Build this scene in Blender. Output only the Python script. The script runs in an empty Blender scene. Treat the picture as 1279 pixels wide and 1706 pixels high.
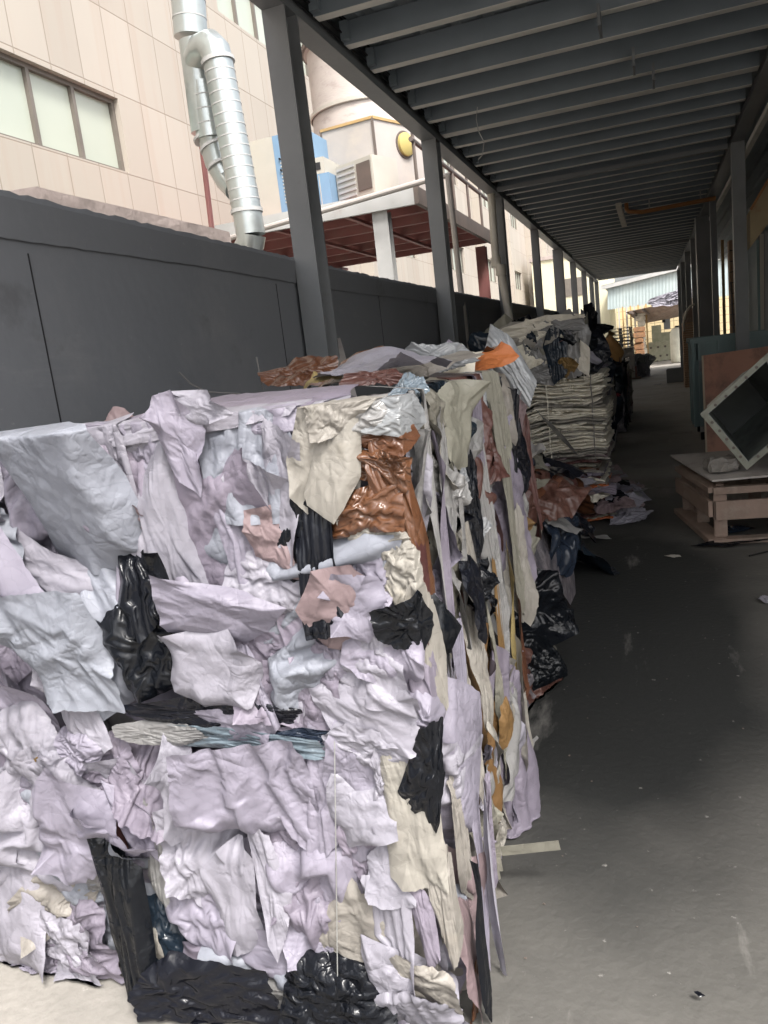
import bpy, bmesh, math, random
import numpy as np
from mathutils import Vector, Matrix
R = math.radians
C = bpy.context.scene.collection
S = bpy.context.scene
random.seed(11)

# ================================================================ camera
CAM_H = 1.6
FPX, CX, CY = 1280.0, 639.5, 853.0
# rows: world X (across the aisle), world Y (along the aisle), world Z (up), in camera axes
MC = Matrix(((0.94004831, 0.04452373, 0.33812247),
             (0.32106012, 0.21883918, -0.92142814),
             (-0.11501986, 0.97474461, 0.19142461)))
cam = bpy.data.cameras.new('camera'); cam_o = bpy.data.objects.new('camera', cam); C.objects.link(cam_o)
cam_o.matrix_world = Matrix.Translation((0, 0, CAM_H)) @ MC.to_4x4()
cam.sensor_fit = 'VERTICAL'; cam.sensor_height = 36; cam.lens = FPX/1706*36
cam.clip_start = .05; cam.clip_end = 2000
S.camera = cam_o

# ================================================================ world, sun, exposure
SUN_EL, SUN_AZ = 56, 137          # azimuth: degrees clockwise from +Y, where the light comes from
w = bpy.data.worlds.new('World'); S.world = w; w.use_nodes = True
nt = w.node_tree; bg = nt.nodes['Background']
sky = nt.nodes.new('ShaderNodeTexSky'); sky.sky_type = 'NISHITA'; sky.sun_disc = False
sky.sun_elevation = R(SUN_EL); sky.sun_rotation = R(SUN_AZ)
sky.air_density = 1.0; sky.dust_density = 6.0; sky.ozone_density = 1.0
hs = nt.nodes.new('ShaderNodeHueSaturation'); hs.inputs['Saturation'].default_value = .35
nt.links.new(sky.outputs[0], hs.inputs['Color']); nt.links.new(hs.outputs[0], bg.inputs[0])
bg.inputs[1].default_value = .15
sun = bpy.data.lights.new('sun', 'SUN'); sun_o = bpy.data.objects.new('sun', sun); C.objects.link(sun_o)
sun.energy = 1.5; sun.angle = R(12); sun.color = (1, .97, .93)
_d = Vector((math.sin(R(SUN_AZ))*math.cos(R(SUN_EL)), math.cos(R(SUN_AZ))*math.cos(R(SUN_EL)), math.sin(R(SUN_EL))))
sun_o.rotation_euler = _d.to_track_quat('Z', 'Y').to_euler()
S.view_settings.view_transform = 'Standard'; S.view_settings.look = 'None'
S.view_settings.gamma = 1; S.view_settings.exposure = 1.46
S.view_settings.use_curve_mapping = False
S.render.engine = 'CYCLES'
S.cycles.max_bounces = 8; S.cycles.diffuse_bounces = 5

# ================================================================ helpers
def P(px, py, ax, v):
    """the point on the plane axis = v seen at a pixel of the 1279 x 1706 photograph"""
    r = MC @ Vector((px-CX, -(py-CY), -FPX)); o = Vector((0, 0, CAM_H))
    return o + r*((v-o[ax])/r[ax])

def tag(o, label=None, cat=None, group=None, kind=None):
    if label: o['label'] = label
    if cat: o['category'] = cat
    if group: o['group'] = group
    if kind: o['kind'] = kind
    return o

def thing(name, loc, label, cat, group=None):
    o = bpy.data.objects.new(name, None); C.objects.link(o); o.location = loc; o.empty_display_size = .1
    return tag(o, label, cat, group)

def base(o):
    p = Vector((0, 0, 0))
    while o is not None: p += o.location; o = o.parent
    return p

def raw(name, verts, faces, mat, parent=None, smooth=False):
    """verts are world coordinates"""
    b = base(parent) if parent else Vector((0, 0, 0))
    me = bpy.data.meshes.new(name)
    v = np.asarray(verts, dtype=float) - np.array(b)
    me.from_pydata(v.tolist(), [], faces)
    for m in (mat if isinstance(mat, (list, tuple)) else [mat]): me.materials.append(m)
    if smooth: me.polygons.foreach_set('use_smooth', [True]*len(me.polygons))
    o = bpy.data.objects.new(name, me); C.objects.link(o)
    if parent: o.parent = parent
    return o

def obj(name, bm, mat, parent=None, smooth=False, bevel=0):
    b = base(parent) if parent else Vector((0, 0, 0))
    if bevel:
        bmesh.ops.bevel(bm, geom=[e for e in bm.edges if e.calc_face_angle(0) > .6], offset=bevel, segments=2, affect='EDGES', clamp_overlap=True)
    bmesh.ops.translate(bm, verts=bm.verts, vec=-b)
    me = bpy.data.meshes.new(name); bm.to_mesh(me); bm.free()
    me.materials.append(mat)
    if smooth:
        me.polygons.foreach_set('use_smooth', [True]*len(me.polygons))
        try: me.set_sharp_from_angle(angle=R(35))
        except Exception: pass
    o = bpy.data.objects.new(name, me); C.objects.link(o)
    if parent: o.parent = parent
    return o

def box(bm, x0, x1, y0, y1, z0, z1, rz=0, tilt=None, piv=None):
    vs = [bm.verts.new((x, y, z)) for z in (z0, z1) for (x, y) in ((x0, y0), (x1, y0), (x1, y1), (x0, y1))]
    for f in ((3, 2, 1, 0), (4, 5, 6, 7), (0, 1, 5, 4), (1, 2, 6, 5), (2, 3, 7, 6), (3, 0, 4, 7)):
        bm.faces.new([vs[i] for i in f])
    c = Vector(piv) if piv else Vector(((x0+x1)/2, (y0+y1)/2, (z0+z1)/2))
    if rz: bmesh.ops.rotate(bm, verts=vs, cent=c, matrix=Matrix.Rotation(rz, 3, 'Z'))
    if tilt: bmesh.ops.rotate(bm, verts=vs, cent=c, matrix=Matrix.Rotation(tilt[0], 3, tilt[1]))
    return vs

def B(*a, **k):
    bm = bmesh.new(); box(bm, *a, **k); return bm

def tube(bm, pts, r, seg=10, cap=True):
    pts = [Vector(p) for p in pts]; rs = r if isinstance(r, (list, tuple)) else [r]*len(pts)
    prev = None; rings = []
    up = None
    for i, p in enumerate(pts):
        if i == 0: t = pts[1]-p
        elif i == len(pts)-1: t = p-pts[i-1]
        else: t = (pts[i+1]-p).normalized()+(p-pts[i-1]).normalized()
        t.normalize()
        if up is None:
            up = t.orthogonal().normalized()
        else:
            up = (up-t*up.dot(t)).normalized()
        s = t.cross(up)
        rings.append([bm.verts.new(p+(up*math.cos(2*math.pi*k/seg)+s*math.sin(2*math.pi*k/seg))*rs[i]) for k in range(seg)])
    for a, b in zip(rings, rings[1:]):
        for k in range(seg): bm.faces.new((a[k], a[(k+1) % seg], b[(k+1) % seg], b[k]))
    if cap:
        bm.faces.new(rings[0][::-1]); bm.faces.new(rings[-1])
    return bm

def T(pts, r, seg=10, cap=True):
    return tube(bmesh.new(), pts, r, seg, cap)

def beam(bm, a, b, wx, wz):
    """a bar of rectangular section from a to b"""
    a, b = Vector(a), Vector(b); t = (b-a).normalized()
    ref = Vector((0, 0, 1)) if abs(t.z) < .9 else Vector((0, 1, 0))
    s = t.cross(ref).normalized(); u = s.cross(t).normalized()
    vs = []
    for p in (a, b):
        for (i, j) in ((-1, -1), (1, -1), (1, 1), (-1, 1)): vs.append(bm.verts.new(p+s*i*wx/2+u*j*wz/2))
    for f in ((0, 1, 2, 3), (7, 6, 5, 4), (0, 4, 5, 1), (1, 5, 6, 2), (2, 6, 7, 3), (3, 7, 4, 0)):
        bm.faces.new([vs[i] for i in f])
    bmesh.ops.recalc_face_normals(bm, faces=bm.faces)
    return bm

def BM(a, b, wx, wz): return beam(bmesh.new(), a, b, wx, wz)

# ================================================================ materials
def mat(name, c1, c2=None, rough=.6, scale=4, bump=0, bscale=30, metal=0, stain=None, sscale=1.2, spec=.4, rnd=0, stretch=None, trans=0, sthr=(.5, .72), detail=6):
    m = bpy.data.materials.new(name); m.use_nodes = True; n = m.node_tree.nodes; L = m.node_tree.links.new
    p = n['Principled BSDF']; p.inputs['Roughness'].default_value = rough; p.inputs['Metallic'].default_value = metal
    p.inputs['Specular IOR Level'].default_value = spec
    tc = n.new('ShaderNodeTexCoord'); mp = n.new('ShaderNodeMapping'); L(tc.outputs['Object'], mp.inputs[0])
    if stretch: mp.inputs['Scale'].default_value = stretch
    no = n.new('ShaderNodeTexNoise'); no.inputs['Scale'].default_value = scale; no.inputs['Detail'].default_value = detail
    L(mp.outputs[0], no.inputs['Vector'])
    mx = n.new('ShaderNodeMix'); mx.data_type = 'RGBA'
    cr = n.new('ShaderNodeMapRange'); cr.inputs[1].default_value = .3; cr.inputs[2].default_value = .7
    L(no.outputs[0], cr.inputs[0]); L(cr.outputs[0], mx.inputs[0])
    mx.inputs[6].default_value = (*c1, 1); mx.inputs[7].default_value = (*(c2 or [x*.8 for x in c1]), 1)
    col = mx.outputs[2]
    if stain:
        n2 = n.new('ShaderNodeTexNoise'); n2.inputs['Scale'].default_value = sscale; n2.inputs['Detail'].default_value = 8; n2.inputs['Roughness'].default_value = .7
        L(mp.outputs[0], n2.inputs['Vector'])
        mr = n.new('ShaderNodeMapRange'); mr.inputs[1].default_value = sthr[0]; mr.inputs[2].default_value = sthr[1]; L(n2.outputs[0], mr.inputs[0])
        m2 = n.new('ShaderNodeMix'); m2.data_type = 'RGBA'; L(mr.outputs[0], m2.inputs[0]); L(col, m2.inputs[6]); m2.inputs[7].default_value = (*stain, 1)
        col = m2.outputs[2]
    if rnd:
        oi = n.new('ShaderNodeObjectInfo'); h = n.new('ShaderNodeHueSaturation')
        r1 = n.new('ShaderNodeMapRange'); r1.inputs[3].default_value = 1-rnd; r1.inputs[4].default_value = 1+rnd*.6; L(oi.outputs['Random'], r1.inputs[0])
        r2 = n.new('ShaderNodeMapRange'); r2.inputs[3].default_value = .5-rnd*.06; r2.inputs[4].default_value = .5+rnd*.06; L(oi.outputs['Random'], r2.inputs[0])
        L(col, h.inputs['Color']); L(r1.outputs[0], h.inputs['Value']); L(r2.outputs[0], h.inputs['Hue']); col = h.outputs[0]
    L(col, p.inputs['Base Color'])
    if bump:
        n3 = n.new('ShaderNodeTexNoise'); n3.inputs['Scale'].default_value = bscale; n3.inputs['Detail'].default_value = 5; L(mp.outputs[0], n3.inputs['Vector'])
        b = n.new('ShaderNodeBump'); b.inputs['Strength'].default_value = bump; b.inputs['Distance'].default_value = .02
        L(n3.outputs[0], b.inputs['Height']); L(b.outputs[0], p.inputs['Normal'])
    return m

def sheetmat(name, c, rough=.5, spec=.35, crease=.6, cscale=14, trans=.12, rnd=.1, coat=0, dirt=None):
    """paper or film: soft mottling, fine pressed creases"""
    m = mat(name, c, [x*.9 for x in c], rough=rough, spec=spec, scale=7, rnd=rnd, stain=dirt, sscale=5, sthr=(.56, .8))
    n = m.node_tree.nodes; L = m.node_tree.links.new; p = n['Principled BSDF']
    tc = [x for x in n if x.type == 'TEX_COORD'][0]
    wn = n.new('ShaderNodeTexNoise'); wn.inputs['Scale'].default_value = 4; L(tc.outputs['Object'], wn.inputs['Vector'])
    ad = n.new('ShaderNodeMix'); ad.data_type = 'VECTOR'; ad.inputs[0].default_value = .10
    L(tc.outputs['Object'], ad.inputs[4]); L(wn.outputs['Color'], ad.inputs[5])
    prev = None
    for k, (sc_, am) in enumerate(((cscale, .20), (cscale*2.6, .22))):
        # every cell is a flat facet with its own tilt, as in crushed paper
        v = n.new('ShaderNodeTexVoronoi'); v.inputs['Scale'].default_value = sc_; L(ad.outputs[1], v.inputs['Vector'])
        sb = n.new('ShaderNodeVectorMath'); sb.operation = 'SUBTRACT'; L(ad.outputs[1], sb.inputs[0]); L(v.outputs['Position'], sb.inputs[1])
        cc = n.new('ShaderNodeVectorMath'); cc.operation = 'SUBTRACT'; L(v.outputs['Color'], cc.inputs[0]); cc.inputs[1].default_value = (.5, .5, .5)
        dt = n.new('ShaderNodeVectorMath'); dt.operation = 'DOT_PRODUCT'; L(sb.outputs[0], dt.inputs[0]); L(cc.outputs[0], dt.inputs[1])
        mm = n.new('ShaderNodeMath'); mm.operation = 'MULTIPLY_ADD'; L(dt.outputs['Value'], mm.inputs[0]); mm.inputs[1].default_value = am
        if prev: L(prev, mm.inputs[2])
        else: mm.inputs[2].default_value = 0
        prev = mm.outputs[0]
    mn = n.new('ShaderNodeTexNoise'); mn.inputs['Scale'].default_value = 4.5; mn.inputs['Detail'].default_value = 1; L(tc.outputs['Object'], mn.inputs['Vector'])
    msk = n.new('ShaderNodeMapRange'); msk.inputs[1].default_value = .42; msk.inputs[2].default_value = .66; msk.inputs[3].default_value = .12; msk.inputs[4].default_value = 1.1; L(mn.outputs[0], msk.inputs[0])
    # ridged wrinkles: the noise folded about its middle leaves sharp curved creases
    for k, (sc_, am) in enumerate(((6, .013), (15, .006), (38, .002))):
        no_ = n.new('ShaderNodeTexNoise'); no_.inputs['Scale'].default_value = sc_; no_.inputs['Detail'].default_value = 1; no_.inputs['Distortion'].default_value = .6
        L(tc.outputs['Object'], no_.inputs['Vector'])
        s1 = n.new('ShaderNodeMath'); s1.operation = 'SUBTRACT'; L(no_.outputs[0], s1.inputs[0]); s1.inputs[1].default_value = .5
        s2 = n.new('ShaderNodeMath'); s2.operation = 'ABSOLUTE'; L(s1.outputs[0], s2.inputs[0])
        s3 = n.new('ShaderNodeMath'); s3.operation = 'MULTIPLY_ADD'; L(s2.outputs[0], s3.inputs[0]); s3.inputs[1].default_value = am*4; L(prev, s3.inputs[2]); s4 = n.new('ShaderNodeMath'); s4.operation = 'MULTIPLY'; L(s2.outputs[0], s4.inputs[0]); L(msk.outputs[0], s4.inputs[1]); L(s4.outputs[0], s3.inputs[0]); prev = s3.outputs[0]
    b = n.new('ShaderNodeBump'); b.inputs['Strength'].default_value = 1; b.inputs['Distance'].default_value = crease*1.1
    L(prev, b.inputs['Height']); L(b.outputs[0], p.inputs['Normal'])
    if coat: p.inputs['Coat Weight'].default_value = coat; p.inputs['Coat Roughness'].default_value = .15
    if trans:
        tr = n.new('ShaderNodeBsdfTranslucent'); ms = n.new('ShaderNodeMixShader'); ms.inputs[0].default_value = trans
        src = p.inputs['Base Color'].links[0].from_socket; L(src, tr.inputs['Color']); L(b.outputs[0], tr.inputs['Normal'])
        L(p.outputs[0], ms.inputs[1]); L(tr.outputs[0], ms.inputs[2]); L(ms.outputs[0], n['Material Output'].inputs[0])
    return m

M = dict(
    lav=sheetmat('lavender_paper', (.265, .246, .30), rnd=.12),
    white=sheetmat('white_paper', (.30, .288, .33), rnd=.10),
    blue=sheetmat('blue_grey_paper', (.262, .275, .315), rnd=.12),
    lilac=sheetmat('lilac_paper', (.22, .195, .24), rnd=.12),
    pink=sheetmat('pinkish_paper', (.23, .17, .175), rnd=.12),
    beige=sheetmat('beige_paper', (.29, .27, .24), rnd=.14, dirt=(.36, .32, .26)),
    grey=sheetmat('grey_film', (.25, .245, .24), rough=.3, spec=.5, rnd=.2, coat=.3),
    silver=sheetmat('silver_film', (.30, .31, .32), rough=.22, spec=.6, rnd=.15, coat=.5, crease=.8),
    black=sheetmat('black_film', (.006, .007, .010), rough=.24, spec=.3, rnd=.3, trans=0, coat=0, crease=.9),
    navy=sheetmat('navy_film', (.016, .024, .036), rough=.2, spec=.4, rnd=.3, trans=0, coat=0),
    kraft=sheetmat('brown_kraft', (.11, .045, .022), rough=.3, spec=.5, rnd=.08, coat=.25, crease=.9, trans=.03),
    rust=sheetmat('red_brown_film', (.085, .036, .030), rough=.35, spec=.5, rnd=.2, trans=0),
    orange=sheetmat('orange_card', (.48, .15, .05), rough=.5, rnd=.15),
    ochre=sheetmat('ochre_paper', (.22, .135, .05), rough=.5, rnd=.2),
    yellow=sheetmat('yellow_paper', (.30, .23, .10), rough=.5, rnd=.2),
    cream=sheetmat('cream_paper', (.78, .73, .62), rnd=.16, dirt=(.33, .27, .2)),
    sagegrey=sheetmat('olive_grey_paper', (.23, .22, .18), rnd=.2),
    bluefilm=sheetmat('pale_blue_film', (.17, .215, .25), rough=.2, spec=.6, coat=.5),
    red=sheetmat('red_cloth', (.30, .03, .05), rough=.7, trans=0),
)
m_core = mat('compressed_waste', (.16, .14, .15), (.05, .05, .06), scale=14, bump=.9, bscale=24, stain=(.3, .27, .28), sscale=9)
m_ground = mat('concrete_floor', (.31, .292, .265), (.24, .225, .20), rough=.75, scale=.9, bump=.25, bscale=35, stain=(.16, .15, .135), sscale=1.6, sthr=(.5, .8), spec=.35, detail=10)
m_wall = mat('dark_painted_render', (.17, .177, .19), (.15, .157, .17), rough=.7, scale=1.3, bump=.12, bscale=18, stain=(.21, .21, .215), sscale=.9, sthr=(.55, .85))
m_steel = mat('dark_grey_steel', (.20, .208, .215), (.15, .158, .165), rough=.42, scale=2, bump=.06, bscale=20, stain=(.11, .10, .09), sscale=3, sthr=(.6, .85), spec=.5)
m_roof = mat('dark_roof_sheet', (.27, .31, .335), (.23, .265, .285), rough=.6, scale=2)
m_web = mat('dark_purlin_web', (.18, .21, .235), (.15, .175, .195), rough=.5, scale=3)
m_purlin = mat('purlin_lit_tone', (.66, .65, .60), (.52, .51, .48), rough=.5, scale=3, stain=(.16, .10, .06), sscale=4, sthr=(.6, .85), stretch=(.4, 1, 1))  # paler than the web: light caught from below, put into the colour
m_duct = mat('galvanised_duct', (.46, .49, .48), (.38, .41, .40), rough=.28, metal=.75, scale=3, bump=.1, bscale=14, stain=(.4, .42, .4), sscale=5)
m_white = mat('weathered_white', (.40, .365, .34), (.34, .315, .29), rough=.5, scale=2, stain=(.42, .37, .32), sscale=2.2, bump=.06)
m_frame = mat('pale_grey_steel', (.42, .42, .41), (.34, .34, .33), rough=.5, scale=3, stain=(.26, .19, .15), sscale=5, sthr=(.6, .85))
m_redox = mat('red_oxide_paint', (.34, .14, .13), (.26, .11, .10), rough=.6, scale=2, stain=(.28, .16, .14), sscale=2.5)
m_rail = mat('brown_grey_rail', (.13, .10, .085), (.09, .075, .065), rough=.55)
m_bluep = mat('blue_cabinet_paint', (.17, .275, .39), (.155, .25, .36), rough=.45)
m_cream = mat('cream_cabinet_paint', (.42, .40, .35), (.37, .355, .315), rough=.45, stain=(.45, .42, .35), sscale=2)
m_dark = mat('dark_opening', (.02, .02, .022), rough=.8)
m_pane = mat('milky_window_pane', (.42, .45, .385), (.37, .40, .34), rough=.25, scale=.6, spec=.6)
m_wframe = mat('brown_window_frame', (.16, .14, .12), rough=.5)
m_conc = mat('pinkish_concrete', (.40, .335, .31), (.34, .285, .265), rough=.85, scale=3, bump=.4, bscale=14, stain=(.27, .23, .21), sscale=3)
m_teal = mat('dark_teal_steel', (.22, .31, .31), (.16, .23, .235), rough=.42, scale=3, bump=.1, bscale=10, stain=(.26, .29, .28), sscale=5, sthr=(.5, .8), stretch=(1, 1, .25))
m_ply = mat('red_brown_plywood', (.46, .25, .18), (.40, .21, .155), rough=.55, scale=2.5, stain=(.16, .10, .085), sscale=3, bump=.08, stretch=(1, 1, .4))
m_plyedge = mat('pale_plywood_edge', (.50, .42, .32), rough=.8)
m_flange = mat('sage_grey_metal', (.26, .265, .22), (.19, .195, .16), rough=.45, scale=6, stain=(.14, .12, .09), sscale=7, metal=.2, bump=.1)
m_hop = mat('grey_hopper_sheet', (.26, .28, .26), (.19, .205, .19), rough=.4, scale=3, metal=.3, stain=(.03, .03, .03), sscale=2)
m_wood = mat('weathered_wood', (.30, .215, .17), (.20, .145, .115), rough=.75, scale=6, bump=.25, bscale=20, stretch=(1, .4, 1), stain=(.32, .27, .22), sscale=5)
m_woodtop = mat('pale_worn_board', (.42, .39, .36), (.34, .31, .29), rough=.6, scale=3, stain=(.26, .22, .2), sscale=4)
m_bamboo = mat('tan_timber', (.42, .28, .12), (.33, .22, .10), rough=.6, scale=4, stretch=(1, 1, .2))
m_pvc = mat('cream_pvc', (.56, .52, .44), (.5, .47, .40), rough=.4)
m_lid = mat('yellow_plastic', (.42, .34, .12), (.36, .29, .10), rough=.45)
m_tealsheet = mat('pale_teal_cladding', (.34, .40, .40), (.30, .36, .365), rough=.5, scale=1, stain=(.40, .46, .45), sscale=.6)
m_tube = mat('orange_conduit', (.34, .15, .05), rough=.5)
m_brick = mat('tan_block', (.42, .28, .18), (.32, .22, .15), rough=.8, scale=8)
m_cable = mat('black_cable', (.015, .015, .016), rough=.5)
m_wire = mat('pale_wire', (.5, .5, .48), rough=.4, metal=.5)
m_twine = mat('strapping_wire', (.22, .21, .2), rough=.35, metal=.6)
m_lamp = mat('lamp_housing', (.62, .58, .50), rough=.5)
m_green = mat('green_net', (.25, .26, .18), (.36, .35, .27), rough=.8, scale=5, bump=.4)
m_pale = mat('pale_plastic_tank', (.62, .62, .52), rough=.4)

def floor_shade(m):  # deep shade along the bales, painted into the concrete colour
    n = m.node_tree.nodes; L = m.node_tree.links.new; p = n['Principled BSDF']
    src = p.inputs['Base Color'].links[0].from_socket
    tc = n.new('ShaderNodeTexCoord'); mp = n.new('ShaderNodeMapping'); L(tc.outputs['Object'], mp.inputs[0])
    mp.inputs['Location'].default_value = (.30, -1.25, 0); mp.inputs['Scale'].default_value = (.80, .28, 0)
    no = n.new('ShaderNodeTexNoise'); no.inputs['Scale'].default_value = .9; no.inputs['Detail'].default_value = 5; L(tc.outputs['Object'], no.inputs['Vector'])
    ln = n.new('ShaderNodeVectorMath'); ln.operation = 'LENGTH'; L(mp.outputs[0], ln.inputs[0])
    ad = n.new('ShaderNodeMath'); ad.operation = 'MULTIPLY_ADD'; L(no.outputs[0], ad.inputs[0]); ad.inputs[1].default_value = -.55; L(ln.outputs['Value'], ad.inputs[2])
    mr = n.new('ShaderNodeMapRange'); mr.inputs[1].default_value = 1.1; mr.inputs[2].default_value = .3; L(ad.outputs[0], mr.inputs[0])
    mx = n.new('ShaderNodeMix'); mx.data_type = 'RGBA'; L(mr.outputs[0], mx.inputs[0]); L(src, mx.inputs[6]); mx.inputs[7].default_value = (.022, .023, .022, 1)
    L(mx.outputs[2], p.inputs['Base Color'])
floor_shade(m_ground)
def scuffs(m, dark, light, scl, seed=0):
    n = m.node_tree.nodes; L = m.node_tree.links.new; p = n['Principled BSDF']
    tc = n.new('ShaderNodeTexCoord')
    for (col, sc_, st, lo, hi, am) in ((light, scl[0], (1, .22, 1), .60, .74, .5), (dark, scl[1], (.5, 1, 1), .62, .70, .6), (light, 26, (1, 1, 1), .66, .72, .45)):
        src = p.inputs['Base Color'].links[0].from_socket
        mp = n.new('ShaderNodeMapping'); L(tc.outputs['Object'], mp.inputs[0]); mp.inputs['Scale'].default_value = st; mp.inputs['Rotation'].default_value = (0, 0, .25+seed)
        no = n.new('ShaderNodeTexNoise'); no.inputs['Scale'].default_value = sc_; no.inputs['Detail'].default_value = 8; no.inputs['Roughness'].default_value = .65; L(mp.outputs[0], no.inputs['Vector'])
        mr = n.new('ShaderNodeMapRange'); mr.inputs[1].default_value = lo; mr.inputs[2].default_value = hi; mr.inputs[4].default_value = am; L(no.outputs[0], mr.inputs[0])
        mx = n.new('ShaderNodeMix'); mx.data_type = 'RGBA'; L(mr.outputs[0], mx.inputs[0]); L(src, mx.inputs[6]); mx.inputs[7].default_value = (*col, 1)
        L(mx.outputs[2], p.inputs['Base Color'])
scuffs(m_ground, (.06, .057, .05), (.42, .40, .37), (3.2, 2.2))
scuffs(m_wall, (.10, .10, .105), (.27, .27, .27), (2.5, 1.6), 1.3)

def facade_mat():
    m = mat('beige_facade_panels', (.40, .362, .312), (.37, .335, .29), rough=.6, scale=.5, stain=(.40, .35, .30), sscale=.35, sthr=(.45, .8))
    n = m.node_tree.nodes; L = m.node_tree.links.new; p = n['Principled BSDF']
    tc = [x for x in n if x.type == 'TEX_COORD'][0]
    sx = n.new('ShaderNodeSeparateXYZ'); L(tc.outputs['Object'], sx.inputs[0])
    cb = n.new('ShaderNodeCombineXYZ'); L(sx.outputs['Y'], cb.inputs[0])
    a = n.new('ShaderNodeMath'); a.operation = 'ADD'; a.inputs[1].default_value = -.25; L(sx.outputs['Z'], a.inputs[0]); L(a.outputs[0], cb.inputs[1])
    br = n.new('ShaderNodeTexBrick'); br.offset = 0; br.squash = 1; L(cb.outputs[0], br.inputs['Vector'])
    br.inputs['Scale'].default_value = 1; br.inputs['Brick Width'].default_value = .62; br.inputs['Row Height'].default_value = 1.1
    br.inputs['Mortar Size'].default_value = .009; br.inputs['Mortar Smooth'].default_value = .3
    br.inputs['Color1'].default_value = (1, 1, 1, 1); br.inputs['Color2'].default_value = (.91, .90, .89, 1); br.inputs['Mortar'].default_value = (.66, .62, .58, 1)
    mu = n.new('ShaderNodeMix'); mu.data_type = 'RGBA'; mu.blend_type = 'MULTIPLY'; mu.inputs[0].default_value = 1
    src = p.inputs['Base Color'].links[0].from_socket
    # vertical rain streaks
    mp = n.new('ShaderNodeMapping'); mp.inputs['Scale'].default_value = (1, 2.2, .12); L(tc.outputs['Object'], mp.inputs[0])
    ns = n.new('ShaderNodeTexNoise'); ns.inputs['Scale'].default_value = 1.6; ns.inputs['Detail'].default_value = 5; L(mp.outputs[0], ns.inputs['Vector'])
    mr = n.new('ShaderNodeMapRange'); mr.inputs[1].default_value = .52; mr.inputs[2].default_value = .8; mr.inputs[4].default_value = .55; L(ns.outputs[0], mr.inputs[0])
    m3 = n.new('ShaderNodeMix'); m3.data_type = 'RGBA'; L(mr.outputs[0], m3.inputs[0]); L(src, m3.inputs[6]); m3.inputs[7].default_value = (.36, .27, .21, 1)
    L(m3.outputs[2], mu.inputs[6]); L(br.outputs['Color'], mu.inputs[7]); L(mu.outputs[2], p.inputs['Base Color'])
    b = n.new('ShaderNodeBump'); b.inputs['Distance'].default_value = .01; b.inputs['Strength'].default_value = .6; b.invert = True
    L(br.outputs['Fac'], b.inputs['Height']); L(b.outputs[0], p.inputs['Normal'])
    return m
m_facade = facade_mat()

def tile_mat():
    m = mat('yellow_tile', (.62, .50, .30), (.56, .46, .28), rough=.4, scale=1)
    n = m.node_tree.nodes; L = m.node_tree.links.new; p = n['Principled BSDF']
    tc = [x for x in n if x.type == 'TEX_COORD'][0]
    sx = n.new('ShaderNodeSeparateXYZ'); L(tc.outputs['Object'], sx.inputs[0]); cb = n.new('ShaderNodeCombineXYZ'); L(sx.outputs['X'], cb.inputs[0]); L(sx.outputs['Z'], cb.inputs[1])
    br = n.new('ShaderNodeTexBrick'); br.offset = 0; L(cb.outputs[0], br.inputs['Vector']); br.inputs['Scale'].default_value = 1
    br.inputs['Brick Width'].default_value = .6; br.inputs['Row Height'].default_value = .5; br.inputs['Mortar Size'].default_value = .02
    br.inputs['Color1'].default_value = (.62, .50, .30, 1); br.inputs['Color2'].default_value = (.58, .48, .30, 1); br.inputs['Mortar'].default_value = (.3, .24, .16, 1)
    L(br.outputs['Color'], p.inputs['Base Color']); return m
m_tile = tile_mat()

# ================================================================ setting
def ground():
    me_v = []; N = 60
    xs = [-300, -60, -20, -8]+[x*.25-3 for x in range(26)]+[8, 30, 100, 300]
    ys = [-100, -20, -5]+[y*.3-1 for y in range(60)]+[20+4*k for k in range(14)]+[100, 200, 500]
    for y in ys:
        for x in xs:
            near = -3 <= x <= 3.5 and -1 <= y < 17
            me_v.append((x, y, (math.sin(x*3.1+y*1.3)*.002+math.sin(y*2.7-x)*.002-.004) if near else -.004))
    nx = len(xs)
    f = [(r*nx+c, r*nx+c+1, (r+1)*nx+c+1, (r+1)*nx+c) for r in range(len(ys)-1) for c in range(nx-1)]
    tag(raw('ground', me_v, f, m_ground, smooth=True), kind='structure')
ground()

WX = -2.12          # face of the dark wall
# ---------------------------------------------------------------- boundary wall
def boundary_wall():
    t = thing('boundary_wall', (WX-.12, 0, 0), 'dark grey rendered wall behind the bales along the left side of the aisle', 'wall')
    rnd = random.Random(4)
    # panels between the pilasters, with a ragged cement bead on the top
    bm = bmesh.new(); box(bm, WX-.22, WX, -6, 6, 0, 2.27); box(bm, WX-.22, WX, 6, 34, 0, 2.27)
    for v in bm.verts:
        if v.co.z > 1: v.co.z += max(0, 6-v.co.y)*.013
    obj('wall_panel', bm, m_wall, t)
    n = 900; vs = []; fs = []
    for i in range(n+1):
        y = -6+40*i/n; a = .008+rnd.uniform(0, .010)
        for (x, z) in ((WX+.012, 2.13+.006*math.sin(y*2.1)+rnd.uniform(-.003, .003)), (WX+.03, 2.26), (WX+.02, 2.27+a), (WX-.24, 2.27+a*.8), (WX-.24, 2.2)): vs.append((x, y, z+max(0, 6-y)*.013))
    for i in range(n):
        for k in range(4): fs.append((i*5+k, (i+1)*5+k, (i+1)*5+k+1, i*5+k+1))
    raw('coping', vs, fs, m_wall, t, smooth=False)
    for y in (2.35, 2.362): pass
    for y in (2.36, 4.36, 6.25, 9.6, 13.0):
        obj('wall_joint', B(WX-.004, WX+.003, y, y+.005, 0, 2.13), m_dark, t)
boundary_wall()

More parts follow.
